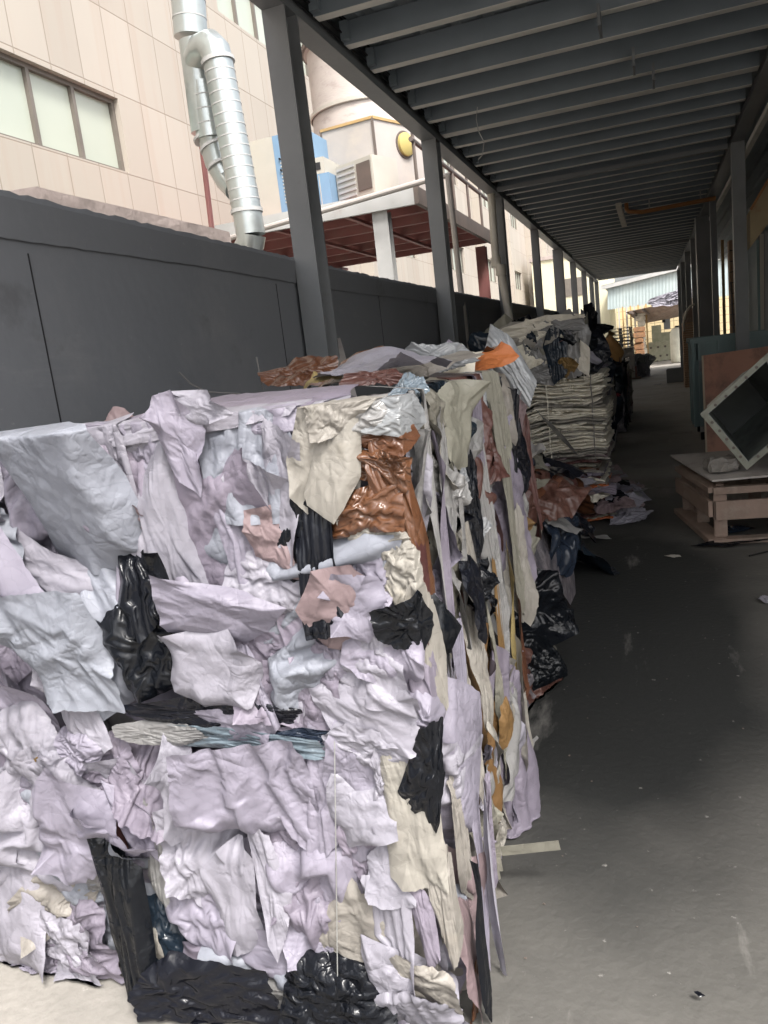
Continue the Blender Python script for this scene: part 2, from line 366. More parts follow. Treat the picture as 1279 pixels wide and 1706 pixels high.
def parapet():
    t = thing('concrete_parapet', (-3.1, 2, 0), 'rough pinkish concrete ledge just over the dark wall under the facade window', 'ledge')
    bm = bmesh.new(); box(bm, -3.6, -3.0, 2.9, 5.5, 2.0, 2.70)
    bmesh.ops.subdivide_edges(bm, edges=bm.edges, cuts=12, use_grid_fill=True)
    rn = random.Random(2)
    for v in bm.verts: v.co += Vector((rn.uniform(-1, 1), rn.uniform(-1, 1), rn.uniform(-1, 1)))*.003
    for v in bm.verts:
        if v.co.y < 3.5 and v.co.z > 2.5: v.co.z -= (3.5-v.co.y)*.25
    obj('ledge_block', bm, m_conc, t)
    obj('ledge_base', B(-3.58, -3.04, -3, 5.45, 0, 2.35), m_conc, t)
parapet()

# ---------------------------------------------------------------- factory building
def factory():
    BX = -7.0
    t = thing('factory_building', (BX, 20, 0), 'beige panelled factory facade with strip windows rising behind the dark wall', 'building')
    wins = []
    for (z0, z1) in ((4.68, 5.68), (8.02, 9.1), (1.2, 2.4)):
        for (y0, y1) in ((3.6, 10.15), (13.6, 17.8), (21, 25), (28.5, 32), (36, 39), (43.8, 46.9), (51, 54), (58.5, 61.5), (66, 69)):
            wins.append((y0, y1, z0, z1))
    # facade with real openings
    ys = sorted({-8, 76}|{v for w_ in wins for v in w_[:2]}); zs = sorted({0, 12.3}|{v for w_ in wins for v in w_[2:]})
    bm = bmesh.new(); vd = {}
    def V(x, y, z):
        k = (x, y, z)
        if k not in vd: vd[k] = bm.verts.new(k)
        return vd[k]
    for a, b in zip(ys, ys[1:]):
        for c, d in zip(zs, zs[1:]):
            if any(w_[0] <= a and b <= w_[1] and w_[2] <= c and d <= w_[3] for w_ in wins): continue
            bm.faces.new((V(BX, a, c), V(BX, b, c), V(BX, b, d), V(BX, a, d)))
    for (y0, y1, z0, z1) in wins:
        D = BX-.22
        for q in (((BX, y0, z0), (BX, y1, z0), (D, y1, z0), (D, y0, z0)), ((BX, y1, z1), (BX, y0, z1), (D, y0, z1), (D, y1, z1)),
                  ((BX, y0, z1), (BX, y0, z0), (D, y0, z0), (D, y0, z1)), ((BX, y1, z0), (BX, y1, z1), (D, y1, z1), (D, y1, z0))):
            bm.faces.new([bm.verts.new(p) for p in q])
    box(bm, BX-9, BX-.3, -8, 76, 0, 12.2)
    obj('wall', bm, m_facade, t)
    for (y0, y1, z0, z1) in wins:
        far = y0 > 20
        f = bmesh.new()
        for (a, b, c, d) in ((y0, y1, z0, z0+.05), (y0, y1, z1-.06, z1), (y0, y0+.06, z0+.05, z1-.06), (y1-.06, y1, z0+.05, z1-.06)):
            box(f, BX-.16, BX-.08, a, b, c, d)
        n = max(2, round((y1-y0)/.86)); pw = (y1-y0-.12)/n
        for k in range(1, n): box(f, BX-.16, BX-.08, y0+.06+k*pw-.03, y0+.06+k*pw+.03, z0+.05, z1-.06)
        fo = obj('window', f, m_wframe, t)
        obj('pane', B(BX-.15, BX-.14, y0+.06, y1-.06, z0+.05, z1-.06), m_pane, fo)
    # thin drip sill under the near windows and rain pipes and fins further on
    for y in (19.5, 27, 34.4, 41.6, 49.5, 57, 64.5):
        obj('pilaster', B(BX+.003, BX+.35, y, y+.7, 0, 12.3), m_facade, t)
    obj('cornice', B(BX-.3, BX+.45, -8, 76, 12.303, 12.6), m_facade, t)
factory()

# ---------------------------------------------------------------- the canopy over the aisle
def canopy():
    t = thing('steel_canopy', (0, 0, 0), 'dark steel canopy on posts with close purlins covering the aisle', 'canopy')
    Y0, Y1 = .77-.27, 33.6
    bx = -2.02
    # roof sheet: trapezoid ribs
    vs = []; fs = []; n = 0; x = -2.16; prof = []
    while x < 3.2:
        prof += [(x, 3.93), (x+.12, 3.93), (x+.15, 3.96), (x+.21, 3.96)]; x += .24
    for (px_, pz) in prof: vs += [(px_, Y0-.1, pz), (px_, Y1+.2, pz)]
    for i in range(len(prof)-1): fs.append((2*i, 2*i+1, 2*i+3, 2*i+2))
    raw('roof_sheet', vs, fs, m_roof, t)
    k = 0; y = Y0+.27
    while y < Y1:
        bm = bmesh.new()
        wide = k == 14
        zb = 3.76+random.uniform(-.004, .004); fw = .07 if not wide else .13
        box(bm, bx+.1, 1.0, y-.003, y+.003, zb+.006, zb+.155)
        box(bm, bx+.1, 1.0, y+.004, y+fw, zb+.15, zb+.155)
        box(bm, bx+.1, bx+.16, y-.06, y-.004, zb+.02, zb+.14)
        pu = obj('purlin', bm, m_web, t)
        bm = bmesh.new(); box(bm, bx+.11, 1.0, y-.003, y+fw, zb, zb+.005); box(bm, bx+.11, 1.0, y+fw-.004, y+fw, zb+.0051, zb+.022)
        obj('flange', bm, m_purlin, pu)
        y += .53; k += 1
    # edge beams (I sections)
    for (xc, nm) in ((bx, 'edge_beam'), (1.09, 'edge_beam')):
        bm = bmesh.new()
        zt = 3.72
        box(bm, xc-.075, xc+.075, Y0, Y1, zt-.005, zt+.01); box(bm, xc-.075, xc+.075, Y0, Y1, zt+.27, zt+.282); box(bm, xc-.006, xc+.006, Y0, Y1, zt+.011, zt+.269)
        box(bm, xc+.055, xc+.07, Y0, Y1, zt+.011, zt+.06)
        obj(nm, bm, m_steel, t)
    # posts
    ys = [1.1, 4.62, 8.05, 11.7, 15.5, 19.4, 23.2, 27, 30.4, 33.3]
    for i, y in enumerate(ys):
        wx = (.15, .15, .15, .15, .13, .22, .15, .15, .15, .15)[i]
        bm = bmesh.new(); box(bm, bx-wx/2, bx+wx/2, y, y+.014, 0, 3.713); box(bm, bx-wx/2, bx+wx/2, y+.17, y+.184, 0, 3.713); box(bm, bx-.006, bx+.006, y+.0141, y+.1699, 0, 3.713)
        p = obj('post', bm, m_steel, t)
        if i < 6: obj('base_plate', B(bx-.1, bx+.1, y-.05, y+.21, 0, .015), m_steel, p)
    for (y, wx, dy) in ((1.2, .15, .15), (5.6, .15, .15), (11, .15, .16), (15.2, .1, .15), (17.6, .32, .4), (21.8, .15, .15), (25.4, .15, .15), (29.2, .15, .15), (33, .15, .15)):
        obj('post', B(1.09-wx/2, 1.09+wx/2, y, y+dy, 0, 3.713), m_steel, t, bevel=.012)
    # girders crossing between purlins
    for y in (11.1, 22.1): obj('cross_girder', B(bx+.1, 1.0, y+.12, y+.2, 3.70, 3.755), m_steel, t)
    # short ribs hanging between the purlins
    for (x, y) in ((-.25, 5.9), (-.05, 6.9), (.1, 7.4)):
        obj('hanger_plate', B(x, x+.02, y, y+.25, 3.62, 3.755), m_steel, t)
    # loose cables on the inner face of the beam
    rn = random.Random(8)
    for q in range(5):
        pts = []; y = Y0+.5
        ph = rn.uniform(0, 6)
        while y < 33:
            pts.append((bx+.085+.012*q, y, 3.80+.03*q+.028*math.sin(y*(.9+.13*q)+ph)+rn.uniform(-.006, .006))); y += .28
        obj('cable', T(pts, .007, 5), m_cable, t, smooth=True)
    a = P(795, 178, 2, 3.75)
    obj('hanging_wire', T([a, a+Vector((-.02, 0, -.1)), a+Vector((-.01, 0, -.2)), a+Vector((.03, .02, -.3)), a+Vector((0, .05, -.4)), a+Vector((-.05, .1, -.42))], .004, 5), m_wire, t, smooth=True)
    # second bay to the right: lower dark girder
    obj('bracket_rail', B(1.18, 1.24, 3, Y1, 3.60, 3.66), m_purlin, t)
canopy()

def side_bay():
    """what stands behind the right hand posts"""
    t = thing('dark_side_bay', (2.7, 15, 0), 'dark metal wall of the side bay behind the posts on the right', 'wall')
    vs = []; fs = []; y = 3.0; prof = []
    while y < 34: prof += [(y, 2.9), (y+.1, 2.9), (y+.13, 2.94), (y+.22, 2.94), (y+.25, 2.9)]; y += .25
    for (yy, x) in prof: vs += [(x, yy, 0), (x, yy, 4)]
    for i in range(len(prof)-1): fs.append((2*i, 2*i+1, 2*i+3, 2*i+2))
    raw('cladding', vs, fs, m_roof, t)
    for y in (7, 11, 15, 19, 23, 27, 31): obj('wall_post', B(2.7, 2.85, y, y+.15, 0, 3.97), m_steel, t)
    # rusty cream awning panel seen at the right edge of the frame
    a = thing('rusty_awning', (1.7, 11, 2.2), 'stained yellowish metal hood fixed high behind the right post', 'awning')
    p = [P(1250, 350, 1, 10.8), P(1300, 265, 1, 10.8), P(1300, 345, 1, 10.8), P(1250, 412, 1, 10.8)]
    vs = []
    for q in p: vs += [q, q+Vector((.02, 1.2, -.02))]
    raw('hood_panel', vs, [(0, 2, 4, 6), (7, 5, 3, 1), (0, 1, 3, 2), (2, 3, 5, 4), (4, 5, 7, 6), (6, 7, 1, 0)],
        mat('stained_cream_metal', (.42, .34, .20), (.34, .26, .15), rough=.6, scale=4, stain=(.3, .13, .05), sscale=6), a)
    obj('hood_edge', BM(p[0]+Vector((0, -.02, .0)), p[1]+Vector((0, -.02, 0)), .03, .03), m_tube, a)
    # leaning poles, boards and blockwork
    g = 'long poles and boards leaning behind the bin'
    spec = [(1203, 400, 1207, 548, .05, m_bamboo, 'leaning_board', 'tan timber board standing upright between the dark posts', 15.5),
            (1217, 470, 1222, 548, .03, m_rail, 'leaning_pole', 'thin rusty pole leaning left of the other dark poles behind the bin', 13.5),
            (1223, 440, 1226, 548, .022, m_frame, 'leaning_pole', 'thin pale grey pole leaning amid the poles behind the bin', 13.5),
            (1229, 440, 1226, 548, .02, m_cable, 'leaning_pole', 'thin black pole leaning amid the poles behind the bin', 13.4),
            (1234, 470, 1238, 548, .05, m_wood, 'leaning_board', 'brown weathered board leaning by the big right post', 13.2),
            (1262, 400, 1265, 548, .035, m_teal, 'leaning_board', 'narrow teal strip standing right of the big right post', 12.8),
            (1269, 390, 1270, 548, .05, m_pvc, 'leaning_board', 'pale cream strip standing at the right edge behind the bin', 12.8),
            (1276, 385, 1277, 548, .035, m_frame, 'leaning_board', 'pale grey strip standing at the right edge behind the bin', 12.7)]
    for (x0, y0, x1, y1, wd, mt, nm, lb, Y) in spec:
        a_ = P(x0, y0, 1, Y+.25); b_ = P(x1, y1, 1, Y); d_ = (b_-a_); b2 = a_+d_*((a_.z)/(a_.z-b_.z))
        o = obj(nm, BM(a_, b2, wd, wd*.5) if 'board' in nm else T([a_, b2], wd/2, 8), mt); tag(o, lb, 'board' if 'board' in nm else 'pole', g)
    b = thing('block_pier', (1.5, 17, 0), 'tan brick pier with dark joints between the dark posts on the right', 'pier')
    a0 = P(1214, 405, 1, 16.0); a1 = P(1226, 405, 1, 16.0)
    z = 0; k = 0
    bm = bmesh.new()
    while z < a0.z: box(bm, a0.x, a1.x+.05, 16.0, 16.3, z, z+.17); z += .19
    obj('bricks', bm, m_brick, b)
    obj('mortar', B(a0.x+.01, a1.x+.04, 16.01, 16.29, 0, a0.z), m_rail, b)
    a = P(1148, 555, 1, 24)
side_bay()

def lamp_and_pipe():
    t = thing('strip_light', P(1037, 358, 2, 3.68), 'unlit pale strip light hanging under the canopy purlins', 'lamp')
    a = P(1030, 340, 2, 3.70); b = P(1041, 377, 2, 3.70)
    b = Vector((a.x+.02, a.y-1.5, 3.70)); a2 = P(1030, 341, 2, 3.68); b2 = P(1040, 376, 2, 3.68)
    obj('lamp_housing', BM(a2, b2, .09, .06), m_lamp, t)
    for q in (.25, .75):
        c = a2.lerp(b2, q); obj('hanger', T([c+Vector((0, 0, .03)), c+Vector((0, 0, .09))], .006, 5), m_wire, t)
    t = thing('rusty_pipe', P(1110, 345, 2, 3.62), 'orange rusty pipe run under the canopy from the strip light to the right posts', 'pipe')
    y = P(1100, 345, 2, 3.60).y
    p0 = P(1043, 336, 1, y); p1 = P(1044, 353, 1, y); p2 = P(1070, 353, 1, y); p3 = P(1192, 330, 1, y)
    obj('pipe_run', T([p0, p1+Vector((0, 0, .04)), p1+Vector((.03, 0, .0)), p2, p3], .035, 10), m_tube, t, smooth=True)
    for q in (.1, .8):
        c = p2.lerp(p3, q); obj('pipe_hanger', T([c, (c.x, c.y, 3.8)], .01, 6), m_frame, t)
lamp_and_pipe()

def drainpipe():
    t = thing('drainpipe', (-2.2, 11, 0), 'cream plastic drainpipe with a bend running down beside the third post', 'pipe')
    Y = 11.4
    pts = [P(818, 322, 1, Y), P(826, 437, 1, Y), P(834, 450, 1, Y-.05), P(848, 530, 1, Y-.05)]
    d = (pts[3]-pts[2]).normalized(); e = pts[3]+d*(pts[3].z/-d.z)
    obj('pipe_run', T([pts[0], pts[1], pts[2], e], .055, 12), m_pvc, t, smooth=True)
    for p in (pts[1], pts[2]):
        obj('collar', T([p+Vector((0, 0, .07)), p-Vector((0, 0, .07))], .072, 12), m_pvc, t, smooth=True)
drainpipe()

def leaning_slat():
    a = P(556, 566, 0, WX+.06); b = P(572, 625, 0, WX+.25); d = b-a; e = a+d*(a.z/-d.z)
    o = obj('short_board', BM(a, e, .09, .02), m_woodtop); tag(o, 'short pale slat leaning on the wall just right of the first post', 'board')
leaning_slat()

# ================================================================ platform and plant behind the wall
def platform():
    Y0, Y1 = 9.6, 14.7; X1 = P(690, 318, 1, Y0).x; X0 = -6.7; Z = 3.62
    t = thing('steel_platform', ((X0+X1)/2, Y0, 0), 'raised steel platform with red oxide underside and pale edge beams behind the wall', 'platform')
    obj('deck', B(X0, X1-.01, Y0+.02, Y1, Z-.04, Z-.002), m_redox, t)
    obj('front_beam', B(X0, X1, Y0-.05, Y0+.01, Z-.2, Z), m_frame, t)
    obj('side_beam', B(X1, X1+.06, Y0-.05, Y1, Z-.2, Z), m_rail, t)
    for k in range(6):
        y = Y0+.75+k*.8; obj('joist', B(X0, X1-.02, y, y+.07, Z-.16, Z-.041), m_redox, t)
    for x in (-5.6, -4.6, -3.6): obj('stringer', B(x, x+.06, Y0+.02, Y1, Z-.20, Z-.162), m_redox, t)
    # columns
    xa = P(640, 400, 1, Y0+.1).x
    for (x, y, m, wd) in ((xa, Y0+.02, m_frame, .2), (P(803, 450, 1, Y1-.3).x, Y1-.3, m_redox, .18), (-6, Y0+.1, m_frame, .18), (-6, Y1-.3, m_redox, .18)):
        bm = bmesh.new(); box(bm, x-wd/2, x+wd/2, y, y+.012, 0, Z-.2); box(bm, x-wd/2, x+wd/2, y+.15, y+.162, 0, Z-.2); box(bm, x-.008, x+.008, y+.013, y+.149, 0, Z-.2)
        obj('column', bm, m, t)
    # white pipe along the beam and railing on the right side
    py0 = P(300, 412, 1, Y0-.2); a = P(440, 380, 1, Y0-.2); b = P(735, 293, 1, Y0-.2)
    obj('handrail', T([a+(a-b)*.55, a, b], .035, 10), m_white, t, smooth=True)
    for k in range(6):
        y = Y0+.1+k*(Y1-Y0-.2)/5
        obj('rail_post', T([(X1+.02, y, Z-.01), (X1+.02, y, Z+1.05)], 0.024, 6), m_rail, t, smooth=True)
    for z in (.55, 1.05): obj('rail', T([(X1+.02, Y0, Z+z), (X1+.02, Y1, Z+z)], .03, 8), m_rail, t, smooth=True)
    q = thing('white_pipe', P(762, 470, 1, 9.9), 'thin white upright pipe with a tee just right of the second post', 'pipe')
    a = P(746, 292, 1, 9.4); b = P(768, 487, 1, 9.4); d = b-a; e = a+d*(a.z/-d.z)
    obj('pipe_run', T([a, e], .035, 10), m_white, q, smooth=True)
    obj('tee', T([a+Vector((-.5, 0, -.02)), a+Vector((.03, 0, 0))], .03, 10), m_white, q, smooth=True)
platform()

ZP = 3.62
def cabinets():
    Y = 10.0
    a = P(462, 225, 1, Y); b = P(505, 235, 1, Y); zt = a.z
    t = thing('machine_cabinet', (a.x, Y, ZP), 'tall cabinet with cream side and blue louvred front beside the metal duct', 'cabinet')
    x0 = P(415, 300, 1, Y).x; x1 = P(462, 300, 1, Y).x; x2 = P(520, 300, 1, Y).x
    obj('side_panel', B(x0, x1, Y, Y+.7, ZP, zt), m_cream, t)
    obj('front_panel', B(x1+.002, x2, Y-.004, Y+.7, ZP, zt), m_bluep, t)
    bm = bmesh.new()
    for k in range(12):
        z = ZP+.2+k*.045; box(bm, x1+.08, x2-.04, Y-.012, Y-.006, z, z+.018)
    obj('louvre', bm, m_cream, t)
    for k in range(6):
        obj('knob', T([(x1+.08+.09*(k % 3), Y-.006, zt-.3-.14*(k//3)), (x1+.08+.09*(k % 3), Y-.03, zt-.3-.14*(k//3))], .014, 8), m_dark, t)
    t = thing('machine_cabinet', (P(530, 300, 1, 9.9).x, 9.9, ZP), 'low blue and white machine cabinet right of the first canopy post', 'cabinet')
    xa = P(505, 320, 1, 9.9).x; xb = P(551, 320, 1, 9.9).x; zc = P(530, 290, 1, 9.9).z; zt = P(530, 262, 1, 9.9).z
    obj('lower_body', B(xa, xb, 9.9, 10.5, ZP, zc), m_bluep, t); obj('upper_body', B(xa, xb-.05, 9.9, 10.5, zc+.002, zt), m_cream, t)
    obj('control_window', B(xa+.02, xb-.1, 9.893, 9.899, zc+.05, zt-.06), m_dark, t)
    obj('panel_gap', B((xa+xb)/2+.05, (xa+xb)/2+.06, 9.893, 9.899, ZP+.02, zc-.02), m_cream, t)
cabinets()

def ac_unit():
    Y = 9.95
    x0 = P(545, 290, 1, Y).x; x1 = P(597, 290, 1, Y).x; x2 = P(617, 290, 1, Y).x; zt = P(590, 266, 1, Y).z
    t = thing('air_conditioner', (x0, Y, ZP), 'cream outdoor air conditioner box standing on the platform before the water tank', 'air conditioner')
    rz = R(-24); piv = (x1, Y, ZP)
    obj('case', B(x1-.42, x1+.25, Y, Y+.5, ZP+.03, zt, rz=rz, piv=piv), m_cream, t, bevel=.01)
    bm = bmesh.new()
    for k in range(6): box(bm, x1-.38, x1-.06, Y-.014, Y-.004, ZP+.12+k*.07, ZP+.15+k*.07, rz=rz, piv=piv)
    obj('grille', bm, m_frame, t)
    obj('side_grille', B(x1-.02, x1+.22, Y-.012, Y-.004, ZP+.15, zt-.06, rz=rz, piv=piv), m_rail, t)
    for q in (-.38, .18): obj('foot', B(x1+q, x1+q+.05, Y+.02, Y+.45, ZP, ZP+.03, rz=rz, piv=piv), m_rail, t)
ac_unit()

def tanks():
    Y = 12.6
    xl = P(520, 160, 1, Y).x; xr = P(702, 200, 1, Y).x; cx = (xl+xr)/2; r = (xr-xl)/2
    zt = P(530, 92, 1, Y).z; zb = P(560, 205, 1, Y).z
    t = thing('water_tank', (cx, Y, ZP), 'big round weathered white tank with a raised lip on the platform', 'tank')
    def lathe(name, prof, m, seg=48):
        bm = bmesh.new(); rings = []
        for (rr, z) in prof: rings.append([bm.verts.new((cx+rr*math.cos(2*math.pi*k/seg), Y+rr*math.sin(2*math.pi*k/seg), z)) for k in range(seg)])
        for a, b in zip(rings, rings[1:]):
            for k in range(seg): bm.faces.new((a[k], a[(k+1) % seg], b[(k+1) % seg], b[k]))
        bm.faces.new(rings[-1]); obj(name, bm, m, t, smooth=True)
    lathe('tank_shell', [(r*.98, ZP), (r*.98, zb), (r*.95, zb+.08), (r*.95, zt-.12), (r, zt-.1)], mat('flaking_white_paint', (.42, .375, .345), (.36, .32, .295), rough=.6, scale=3, stain=(.30, .26, .24), sscale=6, sthr=(.54, .68), bump=.2, stretch=(.6, .6, 1.6)))
    lathe('tank_lip', [(r*1.0, zt-.1), (r*1.04, zt-.09), (r*1.04, zt-.02), (r*.9, zt), (r*.5, zt+.16), (.1, zt+.2)], m_rail)
    lathe('tank_hoop', [(r*1.0, zb-.02), (r*1.02, zb-.01), (r*1.02, zb+.04), (r*.97, zb+.05)], m_cream)
    # cooler box with yellow round cap in front of it
    Y = 10.6; xa = P(532, 240, 1, Y).x; xb = P(624, 240, 1, Y).x; zt = P(624, 194, 1, Y).z
    q = thing('square_tank', (xb, Y, ZP), 'white square tank with rusty top rim and a round yellow cap on its side', 'tank')
    dx = .62; dy = .9
    # body as a prism turned so that two faces show
    c0 = Vector((xb, Y, 0)); u1 = Vector((xa-xb, .10, 0)); u2 = Vector((.50, 1.15, 0))
    cs = [c0, c0+u2, c0+u1+u2, c0+u1]
    vs = [(*p[:2], ZP) for p in cs]+[(*p[:2], zt) for p in cs]
    raw('tank_body', vs, [(3, 2, 1, 0), (4, 5, 6, 7), (0, 1, 5, 4), (1, 2, 6, 5), (2, 3, 7, 6), (3, 0, 4, 7)], m_white, q)
    for i in range(4):
        a = Vector(vs[4+i]); b = Vector(vs[4+(i+1) % 4])
        obj('rim', BM(a, b, .035, .035), m_bamboo, q)
    for i in (0, 1, 3): obj('corner_trim', BM(Vector(vs[i]), Vector(vs[4+i]), .03, .03), m_rail, q)
    nrm = Vector((u2.y, -u2.x, 0)).normalized(); cc = P(655, 243, 1, Y+.5); s = c0+u2*.5; cc = Vector((s.x, s.y, cc.z))
    obj('round_cap', T([cc, cc+nrm*.05, cc+nrm*.08], [.16, .155, .10], 24), m_lid, q, smooth=True)
    obj('cap_ring', T([cc, cc+nrm*.015], [.185, .185], 24), m_rail, q, smooth=True)
tanks()

def ducts():
    Y = 8.3
    t = thing('ventilation_duct', P(415, 400, 1, Y), 'shiny galvanised spiral duct that forks and runs down the facade behind the wall', 'duct')
    def run(name, px, r, rings=None, y=Y, seg=28):
        pts = [P(a, b, 1, y+(c if len(q) > 2 else 0)) for q in px for (a, b, c) in [(*q, 0)[:3]]]
        o = obj(name, T(pts, r, seg), m_duct, t, smooth=True)
        if rings:
            for a, b in zip(pts, pts[1:]):
                L = (b-a).length; n = int(L/rings)
                for k in range(1, n):
                    c = a.lerp(b, k/n); d = (b-a).normalized()*.006
                    obj('seam', T([c-d, c+d], r[0]*1.025 if isinstance(r, list) else r*1.025, seg), m_frame, o, smooth=True)
        return o
    def arc(name, pts, r):
        obj(name, T(pts, r, 28), m_duct, t, smooth=True)
    r = .165
    # main riser
    run('riser', [(309, -60, .25), (318, 62, .25)], .19, .17)
    run('lower_riser', [(326, 70, .25), (343, 222, .25)], [.19, .17], None)
    run('back_branch', [(338, 140, .25), (353, 232, .25)], .175, .14)
    p = [P(350, 225, 1, Y+.25), P(362, 270, 1, Y+.3), P(378, 300, 1, Y+.3), P(392, 318, 1, Y+.15)]
    arc('back_elbow', p, [.15, .15, .14, .12])
    for (px_, py_) in ((347, 228), (356, 245), (366, 275)):
        c = P(px_, py_, 1, Y+.27); obj('band', T([c+Vector((-.005, 0, .015)), c+Vector((.005, 0, -.015))], .182-.012*(py_-228)/20, 28), m_frame, t, smooth=True)
    # front branch with top elbow
    a = P(322, 118, 1, Y+.15); e = []
    ctr = [(330, 100, .2), (338, 82, .1), (350, 77, -.05), (359, 86, -.1), (363, 103, -.1)]
    arc('top_elbow', [P(x, y, 1, Y+d) for (x, y, d) in ctr], [.17, .168, .165, .165, .165])
    c = P(363, 103, 1, Y-.1); d = (P(366, 115, 1, Y-.1)-c).normalized()
    obj('flange', T([c-d*.02, c+d*.02], .185, 28), m_frame, t, smooth=True)
    run('front_branch', [(363, 103, -.1), (411, 352, -.1)], r, .11)
    c = P(411, 352, 1, Y-.1); obj('flange', T([c+Vector((0, 0, .02)), c-Vector((0, 0, .02))], .18, 28), m_frame, t, smooth=True)
    run('bottom_sleeve', [(411, 352, -.1), (418, 392, -.1)], r, None)
    pts = [P(x, y, 1, Y-.1+d) for (x, y, d) in ((418, 392, 0), (417, 405, 0), (408, 420, .05), (396, 432, .1))]
    arc('bottom_elbow', pts, [.165, .16, .15, .14])
    q = P(335, 235, 1, 9.0); b = P(352, 376, 1, 9.0)
    o = thing('red_stay_pipe', b, 'thin red oxide upright pipe left of the duct', 'pipe'); obj('pipe_run', T([q, b, (b.x, b.y, 0)], .035, 8), m_redox, o, smooth=True)
ducts()

# ================================================================ right-hand furniture
def bin_and_board():
    Y = 11.6; g = P(1150, 716, 2, .12)
    xl = P(1160, 700, 1, Y).x; zt = P(1160, 570, 1, Y).z; x1 = xl+2.3; y1 = Y+1.1; z0 = .2
    t = thing('steel_bin', (xl, Y, 0), 'large dark teal steel bin on castors with a raised rim on the right', 'bin')
    bm = bmesh.new()
    box(bm, xl, x1, Y, Y+.03, z0, zt-.25); box(bm, xl, x1, y1-.03, y1, z0, zt); box(bm, xl, xl+.03, Y+.031, y1-.031, z0, zt); box(bm, x1-.03, x1, Y+.031, y1-.031, z0, zt)
    box(bm, xl+.031, x1-.031, Y+.031, y1-.031, z0, z0+.03)
    obj('tub', bm, m_teal, t)
    bm = bmesh.new()
    box(bm, xl-.05, x1, Y-.04, Y+.02, zt-.02, zt+.05); box(bm, xl-.05, xl+.03, Y+.021, y1, zt+.003, zt+.05); box(bm, xl-.05, x1, y1+.001, y1+.05, zt-.02, zt+.05)
    obj('rim', bm, m_teal, t, bevel=.006)
    obj('front_panel', B(xl+.09, x1, Y-.012, Y-.002, zt-.26, zt-.03), m_teal, t)
    bm = bmesh.new(); 
    for x in (xl-.03, xl+.05): box(bm, x, x+.035, Y-.05, Y-.013, z0, zt-.02)
    box(bm, xl+.3, xl+.345, Y-.04, Y-.013, z0, zt-.02); box(bm, xl-.04, xl-.001, Y+.3, Y+.35, z0, zt); box(bm, xl-.04, xl-.001, Y+.75, Y+.8, z0, zt)
    obj('ribs', bm, m_teal, t, bevel=.005)
    obj('latch', B(xl+.055, xl+.1, Y-.065, Y-.051, zt-.4, zt-.25), m_steel, t)
    for (x, y) in ((xl+.08, Y+.08), (x1-.1, Y+.08), (xl+.08, y1-.1), (x1-.1, y1-.1)):
        c = obj('castor', B(x-.03, x+.03, y-.03, y+.03, .1, z0-.002), m_frame, t)
        obj('wheel', T([(x-.025, y, .06), (x+.025, y, .06)], .06, 16), m_cable, c, smooth=True)
    # plywood sheet leaning on it
    Yb = 9.6
    a = P(1168, 592, 1, Yb+.9); b = P(1180, 780, 1, Yb)
    t = thing('plywood_sheet', (b.x, Yb, 0), 'red brown plywood sheet leaning upright against the teal bin', 'board')
    wd = 1.5; dz = a.z; vs = []
    b0 = Vector((b.x-.02, Yb, .0)); tp = Vector((a.x, Yb+.75, a.z))
    for p in (b0, b0+Vector((wd, 0, 0)), tp+Vector((wd, 0, .06)), tp): vs += [p, p+Vector((0, .03, .0))]
    fs = [(0, 2, 4, 6), (7, 5, 3, 1), (0, 1, 3, 2), (2, 3, 5, 4), (4, 5, 7, 6), (6, 7, 1, 0)]
    raw('board', vs, fs, m_ply, t)
    raw('pale_edge', [v+Vector((-.004, -.004, 0)) for v in (b0, b0+Vector((.02, -.002, 0)), tp+Vector((.02, -.002, 0)), tp)]+[v+Vector((-.004, .034, 0)) for v in (b0, tp)],
        [(0, 1, 2, 3), (0, 3, 5, 4)], m_plyedge, t)
bin_and_board()

